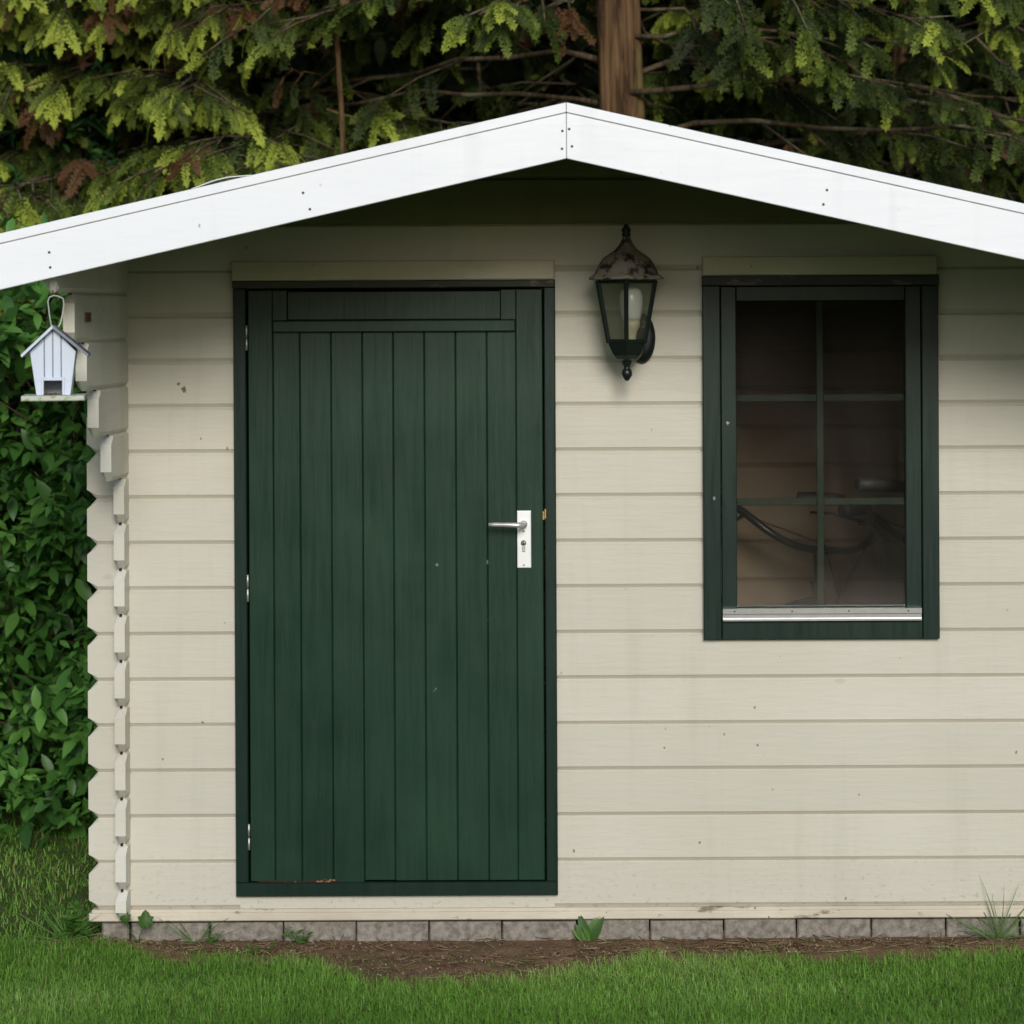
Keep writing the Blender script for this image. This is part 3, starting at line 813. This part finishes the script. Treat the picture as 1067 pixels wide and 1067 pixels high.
def keep_front(x, y, r):
    e = soil_edge(x) + .04*np.sin(x*13+2*np.sin(x*5))+.035*np.sin(x*37+1+2*np.sin(x*11))+.025*np.sin(x*83+y*30)+.03*np.sin(x*61+2)*np.sin(y*70+x*20)+r.normal(0, .022, len(x))
    dist = -y - e
    cn = .5+.5*np.sin(x*29+3*np.sin(y*19))*np.sin(y*43+2*np.sin(x*17))
    p = np.clip((dist+.14+.10*(cn-.5))/.30, 0.0, 1)**4.5
    left = (x < PX(330)) & (y > -.2)
    p = np.where(left, np.maximum(p, .10*cn), p)
    inside = (y > -.004) & (x > PX(96)) & (x < RX1+.08)
    return (r.random(len(x)) < p) & ~inside
parts = []
parts.append(grass_field(165000, -2.15, 1.55, -1.15, 0.0, .014, .044, 1, .0, keep_front, .0018))
parts.append(grass_field(26000, -3.6, -1.47, -.25, 1.7, .012, .042, 2, .15, lambda x, y, r: (r.random(len(x)) < np.where(y > .25, .6, .85)), .003))
parts.append(grass_field(16000, -1.6, 1.45, -.48, -.005, .006, .022, 3, .5, lambda x, y, r: (r.random(len(x)) < .12+.6*(np.sin(x*9+2*np.sin(y*17))*np.sin(y*21+x*5) > .35)), .0018))
parts.append(grass_field(60000, -4.5, 3.6, -4.2, -1.1, .03, .075, 4, .0, None, .005))
parts.append(grass_field(9000, 1.5, 3.6, -1.15, 2.0, .03, .07, 5, .0, None, .005))
co = np.concatenate([p[0] for p in parts]); tt = np.concatenate([p[1] for p in parts])
n = len(co)
me = bpy.data.meshes.new('grass')
me.vertices.add(n*5); me.vertices.foreach_set('co', co.astype(np.float32).ravel())
me.loops.add(n*7); me.loops.foreach_set('vertex_index', (np.array([0, 1, 2, 3, 3, 2, 4])[None]+np.arange(n)[:, None]*5).astype(np.int32).ravel())
me.polygons.add(n*2); me.polygons.foreach_set('loop_start', (np.array([0, 4])[None]+np.arange(n)[:, None]*7).astype(np.int32).ravel())
me.update(calc_edges=True)
a = me.attributes.new('tint', 'FLOAT', 'FACE'); a.data.foreach_set('value', np.repeat(tt, 2).astype(np.float32))
tag(link('grass', me, m_grass), 'short green lawn grass in front of the shed', 'grass', None, 'stuff')

# ------------------------------------------------------------------ leaves
def leaf_template(w=.42, fold=.10, droop=.18, n=4):
    ts = np.linspace(0, 1, n+1); V = []; F = []
    prof = lambda t: w*.5*math.sin(PI*min(1, t**.82))**.85
    for i, t in enumerate(ts):
        z = -droop*t*t
        if i in (0, n): V.append((t, 0, z))
        else: V += [(t, -prof(t), z+fold*prof(t)*2), (t, 0, z), (t, prof(t), z+fold*prof(t)*2)]
    F.append((0, 2, 1)); F.append((0, 3, 2))
    for i in range(1, n-1):
        a = 1+(i-1)*3; b = a+3
        F.append((a, a+1, b+1, b)); F.append((a+1, a+2, b+2, b+1))
    a = 1+(n-2)*3; e = len(V)-1
    F.append((a, a+1, e)); F.append((a+1, a+2, e))
    return V, F
LEAF = leaf_template()
m_laurel = foliage('glossy_green_leaves', [(0, (.024, .08, .016)), (.45, (.07, .205, .034)), (.8, (.14, .33, .06)), (.95, (.22, .42, .10)), (1, (.30, .30, .06))], .42, .25, .4, .3, 4)
m_stem = simple('brown_twigs', (.09, .05, .03), .8, 0, .4, 40, .4)

def sprigs(centres, outward, size, r, nleaf=(6, 9)):
    """leaf rosettes at shoot tips: returns matrices, locations, tint"""
    Ms = []; Ls = []; Ts = []
    for c, o in zip(centres, outward):
        o = o/np.linalg.norm(o); k_ = r.integers(*nleaf); ph = r.uniform(0, 2*PI); s0 = size*r.uniform(.7, 1.25)
        a = np.cross(o, [0, 0, 1.0]); a = a/(np.linalg.norm(a)+1e-6); b = np.cross(a, o)
        tn = r.random()
        for q in range(k_):
            an = ph + q*2.4; el = r.uniform(.15, .75) if q > 1 else 1.1
            dd = (a*math.cos(an)+b*math.sin(an))*math.cos(el) + o*math.sin(el) + np.array([0, 0, -.18])
            Ms.append((dd, s0*r.uniform(.75, 1.1)*(1 if q > 1 else .7))); Ls.append(c - o*.018*q*size/.05)
            Ts.append(min(1, max(0, .62*tn + .25*r.random() + (.18 if q < 2 else 0))))
    dirs = np.array([m[0] for m in Ms]); sz = np.array([m[1] for m in Ms])
    ups = np.tile(np.array([0, -.35, 1.0]), (len(dirs), 1)) + r.normal(0, .3, (len(dirs), 3))
    return frames(dirs, ups)*sz[:, None, None], np.array(Ls), np.array(Ts)

def shrub(name, label, cat, x0, x1, y0, y1, z0, z1, nspr, size, seed, mat, group=None, nst=14, bulge=.3):
    r = np.random.default_rng(seed)
    root = thing(name, label, cat, ((x0+x1)/2, (y0+y1)/2, 0), 0, group)
    u = r.random(nspr); zf = r.random(nspr)
    x = x0+(x1-x0)*u; z = z0+(z1-z0)*zf
    bump_ = .5+.5*np.sin(x*5.1+seed+2*np.sin(z*3.3))*np.sin(z*4.7+1.3*np.sin(x*4))
    dep = r.random(nspr)**1.9
    y = y0 + (1-bump_)*bulge + dep*(y1-y0)
    # the right flank turns away round the shed
    c = np.stack([x, y, z], 1)
    o = np.stack([r.normal(0, .45, nspr), -np.ones(nspr)+r.normal(0, .35, nspr), .35+r.normal(0, .4, nspr)], 1)
    edge = (u > .9); o[edge, 0] += .8
    M_, L_, T_ = sprigs(c, o, size, r)
    big_mesh('foliage', LEAF[0], LEAF[1], M_, L_, mat, root, T_, True)
    sm_ = MB()
    for i in range(nst):
        bx_ = r.uniform(x0, x1); by = r.uniform(y0+.7, y1+.2)
        pts = [(bx_, by, -.02)]
        for s_ in range(5):
            p = pts[-1]; pts.append((p[0]+r.normal(0, .07), p[1]+r.normal(-.02, .06), p[2]+(z1-.2)/5*r.uniform(.8, 1.05)))
        sm_.tube(pts, [.012, .010, .008, .006, .004, .002], 6)
        for s_ in range(5):
            p = Vector(pts[r.integers(1, 5)]); q = p + Vector((r.normal(0, .2), -r.uniform(.15, .4), r.uniform(-.05, .25)))
            sm_.tube([p, (p+q)/2+Vector((0, 0, -.02)), q], [.005, .004, .002], 5)
    sm_.build('stems', m_stem, root)
    return root
shrub('laurel_shrub', 'dense glossy broadleaf shrub growing beside the left corner of the shed', 'shrub', -3.6, -1.58, 1.05, 2.2, .06, 2.0, 2400, .088, 21, m_laurel, bulge=.6)
shrub('broadleaf_tree', 'dark broadleaf tree rising above the shrub at the upper left', 'tree', -4.6, -2.05, 2.6, 4.2, 1.3, 4.6, 3400, .075, 22,
      foliage('deep_green_leaves', [(0, (.016, .055, .016)), (.6, (.034, .105, .026)), (.9, (.06, .155, .035)), (1, (.10, .21, .05))], .45, .2, .35, .3, 4), None, 10)

# ------------------------------------------------------------------ conifers
def frond_template(seed):
    """one flat cedar spray, 1 long: a midrib with alternating branchlets, each a row of scale-leaf lobes"""
    r = random.Random(seed); V = []; F = []
    def kite(p, ang, L, w, z):
        c, s_ = math.cos(ang), math.sin(ang); b = len(V)
        for t, q in ((0, 0), (.5, -w), (1, 0), (.5, w)):
            x = p[0]+c*t*L - s_*q; y = p[1]+s_*t*L + c*q
            V.append((x, y, z - .42*x*x - .35*y*y + r.uniform(-.008, .008)))
        F.append((b, b+1, b+2, b+3))
    nb = 7
    for i in range(nb):
        t = (i+.3)/nb
        for sg in (-1, 1):
            L = (.27*math.sin(PI*(.22+.72*t))**.7)*r.uniform(.7, 1.2); a0 = sg*(.80-.35*t+r.uniform(-.12, .12))
            p0 = ((t+.04*(sg > 0))*.88, 0)
            kite(p0, a0, L, .020, -.03*L)
            for j in range(2):
                q = (j+.7)/2; pp = (p0[0]+math.cos(a0)*L*q*.85, p0[1]+math.sin(a0)*L*q*.85)
                for s2 in (-1, 1):
                    kite(pp, a0+s2*r.uniform(.45, .7), .12*(1.1-.4*q)*r.uniform(.7, 1.3), .024, -.08*L*q)
    kite((.80, 0), 0, .22, .03, 0); kite((0, 0), 0, .9, .008, 0)
    return V, F
FROND = [frond_template(3), frond_template(9)]
m_cedar = foliage('cedar_sprays', [(0, (.016, .027, .006)), (.36, (.048, .072, .012)), (.62, (.14, .195, .026)), (.86, (.40, .47, .065)), (.90, (.10, .05, .02)), (1, (.16, .075, .035))], .6, .3, .2, .25, 3)
def bark_mat(name, c1, c2, c3):
    g = N(name)
    f = g.noise(28, (1, 1, .09), 7, .7, dist=.4)
    b_ = g.mix(g.ramp(f, [(.44, 0.0), (.58, 1.0)]), c1, c2)
    b_ = g.mix(g.ramp(g.noise(7, (1, 1, .5), 4), [(.5, 0.0), (.68, .75)]), b_, c3)
    g.bsdf(b_, .9, 0, g.bump(f, .9, .03), .15); return g.m
m_trunk = bark_mat('red_brown_bark', (.17, .10, .05), (.05, .028, .015), (.17, .15, .05))
m_limb = bark_mat('lichen_branch', (.12, .085, .05), (.06, .042, .026), (.24, .24, .14))

def conifer(name, label, base, tr_r, H, zlo, zhi, nl, Lr, seed, fronds_per, fsize, tintshift=0.0, front=True, trunk_on=True, dens=1.0, az_fn=None, group=None, lean=0.0):
    r = np.random.default_rng(seed)
    root = thing(name, label, 'tree', (base[0], base[1], 0), 0, group)
    B = np.array([base[0], base[1], 0.0])
    tk = MB(); pts = []; rs = []
    for i in range(15):
        t = i/14; pts.append((base[0]+lean*t*H+.03*math.sin(t*9+seed), base[1]+.03*math.cos(t*7), -.05+t*H)); rs.append(tr_r*(1.25-.25*min(1, t*8))*(1-.85*t)+.004)
    rings = []
    for (x, y, z), rr in zip(pts, rs):
        rings.append([(x+rr*q_*math.cos(a), y+rr*q_*math.sin(a), z) for a in np.linspace(0, 2*PI, 73)[:-1] for q_ in (1+.07*math.sin(5*a+z*.8)+.045*math.sin(11*a+2+.5*z)+.03*math.sin(23*a+1.3*z),)])
    tk.loft(rings, True)
    lb = tk if tr_r < .02 else MB(); FC = []; FD = []; FT = []; FS = []
    def trunk_at(z):
        t = (z+.05)/H*14; i = int(min(13, max(0, t))); f = t-i
        return Vector(pts[i]).lerp(Vector(pts[i+1]), f)
    for li in range(nl):
        z = zlo + (zhi-zlo)*((li+r.random())/nl)**1.5
        az = az_fn(r) if az_fn else r.uniform(0, 2*PI)
        fr_ = 1-.45*max(0, (z-2)/max(.1, H-2))
        L = Lr*r.uniform(.65, 1.15)*fr_
        d = Vector((math.cos(az), math.sin(az), 0)); p0 = trunk_at(z)
        if d.y < -.05: L = min(L, max(.25, (base[1]-2.05)/-d.y))     # limbs stop short of the shed
        sd = Vector((-d.y, d.x, 0)); wob = r.normal(0, .12)
        rise = r.uniform(-.05, .3)
        path = []
        nseg = 9
        for q in range(nseg+1):
            t = q/nseg
            path.append(p0 + d*(L*t) + sd*(wob*math.sin(t*2.5)+.05*math.sin(t*7+li)) + Vector((0, 0, L*(rise*t-.42*t*t+.16*t**4))) + Vector(r.normal(0, .018, 3)))
        lb.tube(path, [(.0095*(1-t*.85)+.0014)*(L/1.8)**.5 for t in np.linspace(0, 1, nseg+1)], 6)
        nb = int(r.integers(9, 14)*dens)
        for s_ in range(nb):
            t = .22+.78*(s_+r.random())/nb
            q = t*nseg; i = int(min(nseg-1, q)); p = path[i].lerp(path[i+1], q-i)
            sg = 1 if s_ % 2 else -1
            bl = L*.30*(1.15-.6*t)*r.uniform(.6, 1.2)
            bd = (d*r.uniform(.4, .9) + sd*sg*r.uniform(.4, 1.0) + Vector((0, 0, r.uniform(-.5, .15)))).normalized()
            bp_ = [p, p+bd*bl*.5+Vector((0, 0, -.02)), p+bd*bl+Vector((0, 0, -.12*bl-.03))]
            lb.tube(bp_, [.006, .004, .0015], 4)
            nf = int(r.integers(fronds_per[0], fronds_per[1]+1))
            dead = r.random() < .07
            for f_ in range(nf):
                u = .25+.75*(f_+r.random())/nf
                pp = bp_[0].lerp(bp_[1], u*2) if u < .5 else bp_[1].lerp(bp_[2], u*2-1)
                sw = Vector((-bd.y, bd.x, 0))*(1 if f_ % 2 else -1)
                dd = bd*r.uniform(.3, .9) + sw*r.uniform(.2, .8) + Vector((r.normal(0, .2), r.normal(0, .2), -r.uniform(.35, 1.1)*(1.15-.5*u)))
                FC.append(pp); FD.append(dd); FS.append(fsize*r.uniform(.6, 1.25)*(1.1-.3*t))
                tipq = t*u
                if dead and r.random() < .8: FT.append(r.uniform(.91, 1))
                else: FT.append(min(.855, max(0, tintshift + .08+.85*tipq**1.5*r.uniform(.6, 1.3) + r.normal(0, .13))))
    tk.build('trunk', m_trunk, root)
    if lb is not tk: lb.build('limbs', m_limb, root)
    FC = np.array(FC); FD = np.array(FD); FS = np.array(FS); FT = np.array(FT)
    ups = np.tile(np.array([0, -.55, .8]), (len(FC), 1)) + r.normal(0, .55, (len(FC), 3))
    Mx = frames(FD, ups)*FS[:, None, None]
    half = len(FC)//2
    tv, tf = FROND[seed % 2]
    nf = len(tf)
    tipx = np.array([np.mean([tv[i][0]+.7*abs(tv[i][1]) for i in f]) for f in tf])
    tin = FT[:, None] + np.where(FT[:, None] < .86, (tipx[None]-.62)*.34 + r.normal(0, .05, (len(FT), nf)), 0)
    tin = np.where((FT[:, None] < .86), np.clip(tin, 0, .86), np.clip(tin, .9, 1))
    big_mesh('crown', tv, tf, Mx, FC, m_cedar, root, tin)
    return root
def front_az(lo, hi):
    return lambda r: math.radians(r.uniform(lo, hi))
tx, _ = P(641, 60, 2.5)
def cedar_az(r):
    return math.radians(r.choice([r.uniform(165, 222), r.uniform(165, 222), r.uniform(318, 380), r.uniform(318, 380), r.uniform(20, 160), r.uniform(20, 160), r.uniform(222, 318)]))
conifer('cedar_tree', 'red-barked cedar behind the ridge with bare trunk and long lichened branches', (tx, 2.5), .101, 8.0, 1.8, 4.6, 76, 2.2, 31, (8, 12), .135, .10, dens=.9, az_fn=cedar_az)
cx_, _ = P(215, 60, 3.5)
conifer('conifer', 'yellow-green drooping conifer with brown sprays behind the left roof slope', (cx_, 3.5), .05, 6.5, 1.9, 4.4, 66, 1.45, 32, (13, 19), .135, .20, az_fn=front_az(180, 340))
cx_, _ = P(945, 60, 4.0)
conifer('conifer.001', 'dark green conifer with light tips behind the right roof slope', (cx_, 4.0), .06, 6.8, 1.6, 4.6, 66, 1.7, 33, (12, 16), .135, .12, az_fn=front_az(190, 365))
cx_, _ = P(352, 60, 2.6)
conifer('sapling', 'thin upright sapling stem left of the ridge', (cx_, 2.6), .010, 4.2, 2.0, 4.0, 8, .4, 35, (1, 2), .15, .0, dens=.5)

# dark wood behind everything, its deep shade put into the base colours
r = np.random.default_rng(50)
nW = 46000
x = r.uniform(-8, 8, nW); z = r.uniform(-.1, 7.5, nW)
y = 5.2 + 1.0*np.sin(x*1.3+z*.8)*np.sin(z*1.1) + r.random(nW)**1.5*2.4
d = np.stack([r.normal(0, 1, nW), -r.uniform(.1, 1, nW), r.normal(-.3, .6, nW)], 1)
Mx = frames(d, np.tile(np.array([0, -.3, 1.0]), (nW, 1))+r.normal(0, .5, (nW, 3)))*r.uniform(.12, .24, nW)[:, None, None]
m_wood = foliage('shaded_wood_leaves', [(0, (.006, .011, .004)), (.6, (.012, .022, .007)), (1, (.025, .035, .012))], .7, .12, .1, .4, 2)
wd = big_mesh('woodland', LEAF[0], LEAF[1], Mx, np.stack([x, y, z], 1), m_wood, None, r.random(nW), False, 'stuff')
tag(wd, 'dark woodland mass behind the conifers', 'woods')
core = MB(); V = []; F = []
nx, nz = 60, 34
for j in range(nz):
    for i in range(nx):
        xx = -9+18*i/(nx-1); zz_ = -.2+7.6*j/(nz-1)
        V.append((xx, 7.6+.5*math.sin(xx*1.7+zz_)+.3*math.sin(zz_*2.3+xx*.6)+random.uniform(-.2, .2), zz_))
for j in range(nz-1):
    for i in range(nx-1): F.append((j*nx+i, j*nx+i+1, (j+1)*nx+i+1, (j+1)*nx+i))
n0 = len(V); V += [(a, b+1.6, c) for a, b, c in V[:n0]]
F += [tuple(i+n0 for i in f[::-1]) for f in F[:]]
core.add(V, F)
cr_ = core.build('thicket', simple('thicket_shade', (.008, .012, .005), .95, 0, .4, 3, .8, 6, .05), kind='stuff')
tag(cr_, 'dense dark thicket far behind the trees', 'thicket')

# unseen hedge added behind the camera for a dark reflection in glass and paint
r = np.random.default_rng(77); nB = 16000
x = r.uniform(-22, 22, nB); z = r.uniform(-.2, 1, nB)**1.0; hgt = 3.1+.7*np.sin(x*.9)+.4*np.sin(x*2.3+1); z = z*hgt
y = -18.5 - r.random(nB)*1.6 + .5*np.sin(x*1.7+z*2)
d = np.stack([r.normal(0, 1, nB), r.uniform(.1, 1, nB), r.normal(-.3, .6, nB)], 1)
hb_ = thing('added_dark_hedge', 'unseen tall dark hedge added behind the camera to darken the glass reflections', 'hedge', (0, -19, 0))
big_mesh('foliage', LEAF[0], LEAF[1], frames(d, np.tile(np.array([0, .3, 1.0]), (nB, 1))+r.normal(0, .5, (nB, 3)))*r.uniform(.3, .55, nB)[:, None, None], np.stack([x, y, z], 1),
         foliage('dark_hedge_leaves', [(0, (.012, .022, .010)), (1, (.03, .05, .018))], .7, .15, .1, .3, 2), hb_, r.random(nB))
hc = MB(); rows = []
for i in range(61):
    xx = -22+44*i/60; rows.append([(xx, -20.6+.25*math.sin(xx*2), -.1), (xx, -18.9+.3*math.sin(xx*1.7), -.1), (xx, -18.95+.3*math.sin(xx*1.9+1), 1.4), (xx, -19.2, 2.5+.3*math.sin(xx*.9)), (xx, -20.2, 2.6+.3*math.sin(xx*.9))])
hc.loft(rows); hc.build('solid_dark_core', simple('hedge_shade', (.012, .014, .009), .95, 0, .4, 3), hb_)  # solid dark core added to close sky gaps in the reflection

# ------------------------------------------------------------------ weeds along the footing
m_weed = foliage('weed_leaves', [(0, (.05, .13, .02)), (.6, (.085, .20, .03)), (1, (.14, .27, .05))], .5, .3, .3, .2, 20)
BROAD = leaf_template(.36, .12, .35, 6)
def weed(name, label, px, py, leaves, size, seed, spread=.7, tmpl=BROAD, up=1.0, y=-.02, cat='weed', group=None):
    r = np.random.default_rng(seed)
    x, _ = P(px, py, y)
    root = thing(name, label, cat, (x, y, 0), 0, group)
    dirs = np.stack([r.normal(0, spread, leaves), -np.abs(r.normal(0, spread*.5, leaves)), up*r.uniform(.5, 1.2, leaves)], 1)
    sz = size*r.uniform(.5, 1.15, leaves)
    loc = np.tile(np.array([x, y, .0]), (leaves, 1))+r.normal(0, .006, (leaves, 3))*np.array([1, .6, .2])
    Mx = frames(dirs, np.tile(np.array([0, -1.0, .4]), (leaves, 1))+r.normal(0, .25, (leaves, 3)))*sz[:, None, None]
    big_mesh('leaves', tmpl[0], tmpl[1], Mx, loc, m_weed, root, r.random(leaves), True)
    return root
weed('dandelion', 'upright dandelion rosette against the footing right of the door', 614, 975, 9, .085, 61, .38)
def stem_weed(name, label, px, h, stems, leaf, seed, y=-.022, spread=.35, group=None):
    r = np.random.default_rng(seed); x0, _ = P(px, 975, y)
    root = thing(name, label, 'weed', (x0, y, 0), 0, group)
    sm = MB(); C = []; Dd = []; Sz = []
    for i in range(stems):
        d = Vector((r.normal(0, spread), -abs(r.normal(0, spread*.4)), 1)).normalized(); L = h*r.uniform(.5, 1.1)
        p0 = Vector((x0+r.normal(0, .008), y, -.005)); pts = [p0+d*L*t+Vector((d.x*t*t*L*.4, 0, -.15*t*t*L*abs(d.x))) for t in (0, .35, .7, 1)]
        sm.tube(pts, [.0014, .0012, .0009, .0005], 5)
        n_ = int(r.integers(4, 8))
        for j in range(n_):
            t = .2+.8*j/(n_-1); k_ = min(2, int(t*3*.999)); q = pts[k_].lerp(pts[k_+1], min(1, t*3-k_))
            an = r.uniform(0, 2*PI); C.append(q); Dd.append((math.cos(an), math.sin(an)*.7-.3, r.uniform(-.2, .7))); Sz.append(leaf*r.uniform(.5, 1.2)*(1.1-.5*t))
    sm.build('stem', m_weed, root)
    C = np.array(C); Dd = np.array(Dd); Sz = np.array(Sz)
    big_mesh('leaves', LEAF[0], LEAF[1], frames(Dd, np.tile(np.array([0, -.5, 1.0]), (len(C), 1)))*Sz[:, None, None], C, m_weed, root, r.random(len(C)), True)
    return root
stem_weed('weed', 'small branching weed against the footing below the left part of the door', 312, .06, 5, .026, 62)
stem_weed('weed.001', 'thin dark weed sprig against the footing between the shed corner and the door', 222, .065, 4, .022, 63)
stem_weed('weed.002', 'bushy weed left of the shed corner beside the bottom log', 80, .12, 9, .05, 64, .03, .5)
stem_weed('weed.003', 'low weed on the soil under the left end of the door, nearest the lawn', 275, .035, 6, .02, 68, -.10, .7)
GB = leaf_template(.022, .1, .75, 8)
weed('grass_tuft', 'long wispy grass tuft against the footing at the right edge of the picture', 1040, 978, 30, .13, 65, .8, GB, 1.0, -.03, 'grass tuft')
weed('grass_tuft.001', 'sparse long grass tuft at the footing between shed corner and door', 205, 985, 10, .10, 66, .9, GB, 1.0, -.035, 'grass tuft')
weed('grass_tuft.002', 'long grass tuft on the ground left of the shed corner', 70, 970, 26, .13, 67, .8, GB, 1.0, .02, 'grass tuft')
# lobed vine leaves at the corner
vx, vz = P(150, 958, -.05)
vine = thing('vine_seedling', 'seedling with lobed green leaves against the sill by the left corner', 'seedling', (vx, -.05, 0))
lobes = [(0, -.5), (.25, -.62), (.42, -.35), (.62, -.38), (.5, -.08), (.62, .18), (.36, .24), (.22, .52), (0, .72), (-.22, .52), (-.36, .24), (-.62, .18), (-.5, -.08), (-.62, -.38), (-.42, -.35), (-.25, -.62)]
vl = MB()
for (ox, oz, s_, tilt) in ((.004, vz, .036, .5), (-.05, vz+.008, .026, .9)):
    cc = Vector((vx+ox, -.055, oz)); vs = [cc+Vector((0, -.006, .0))]
    for a_, b_ in lobes:
        vs.append(cc+Vector((a_*s_, -b_*s_*math.cos(tilt)*-.3+ .35*abs(a_)*s_, b_*s_)))
    vl.add(vs, [(0, i+1, (i+1) % len(lobes)+1) for i in range(len(lobes))], True)
lo_ = vl.build('leaf', m_weed, vine)
sv = MB(); sv.tube([(vx-.015, -.04, -.01), (vx-.012, -.05, .03), (vx+.004, -.052, vz-.015)], .0016, 6); sv.tube([(vx-.015, -.04, 0), (vx-.035, -.05, .04), (vx-.05, -.052, vz-.006)], .0014, 6)
sv.build('stem', m_weed, vine)

# ------------------------------------------------------------------ light, sky, camera
EL_, AZ_ = 23.0, 9.0
w = bpy.data.worlds.new('World'); sc.world = w; w.use_nodes = True
nt = w.node_tree; bg = nt.nodes['Background']
sk = nt.nodes.new('ShaderNodeTexSky'); sk.sky_type = 'NISHITA'; sk.sun_disc = False
sk.sun_elevation = math.radians(EL_); sk.sun_rotation = math.radians(180-AZ_)
sk.air_density = 1.0; sk.dust_density = 1.0; sk.ozone_density = 1.5
nt.links.new(sk.outputs[0], bg.inputs['Color']); bg.inputs['Strength'].default_value = .10
sl = bpy.data.lights.new('sun', 'SUN'); sl.energy = 2.1; sl.angle = math.radians(20); sl.color = (1, .965, .91)
so_ = bpy.data.objects.new('sun', sl); COL.objects.link(so_)
dv = Vector((math.sin(math.radians(AZ_))*math.cos(math.radians(EL_)), -math.cos(math.radians(AZ_))*math.cos(math.radians(EL_)), math.sin(math.radians(EL_))))
so_.rotation_euler = (-dv).to_track_quat('-Z', 'Y').to_euler(); so_.location = dv*20

cam = bpy.data.cameras.new('camera'); co_ = bpy.data.objects.new('camera', cam); COL.objects.link(co_)
cam.sensor_width = 36; cam.lens = 36*(D/S)/1067
cam.shift_x = -(CX-533.5)/1067; cam.shift_y = -(533.5-CY)/1067
co_.location = (0, -D, CZ)
co_.rotation_euler = (Matrix.Rotation(PI/2, 3, 'X') @ Matrix.Rotation(-TH, 3, 'Z')).to_euler()
cam.clip_start = .1; cam.clip_end = 2000
cam.dof.use_dof = True; cam.dof.focus_distance = D-.1; cam.dof.aperture_fstop = 4.5
sc.camera = co_
sc.view_settings.view_transform = 'Standard'; sc.view_settings.look = 'None'
sc.view_settings.exposure = 0.25; sc.view_settings.gamma = 1.0
sc.cycles.use_denoising = True
sc.cycles.max_bounces = 8; sc.cycles.transparent_max_bounces = 12
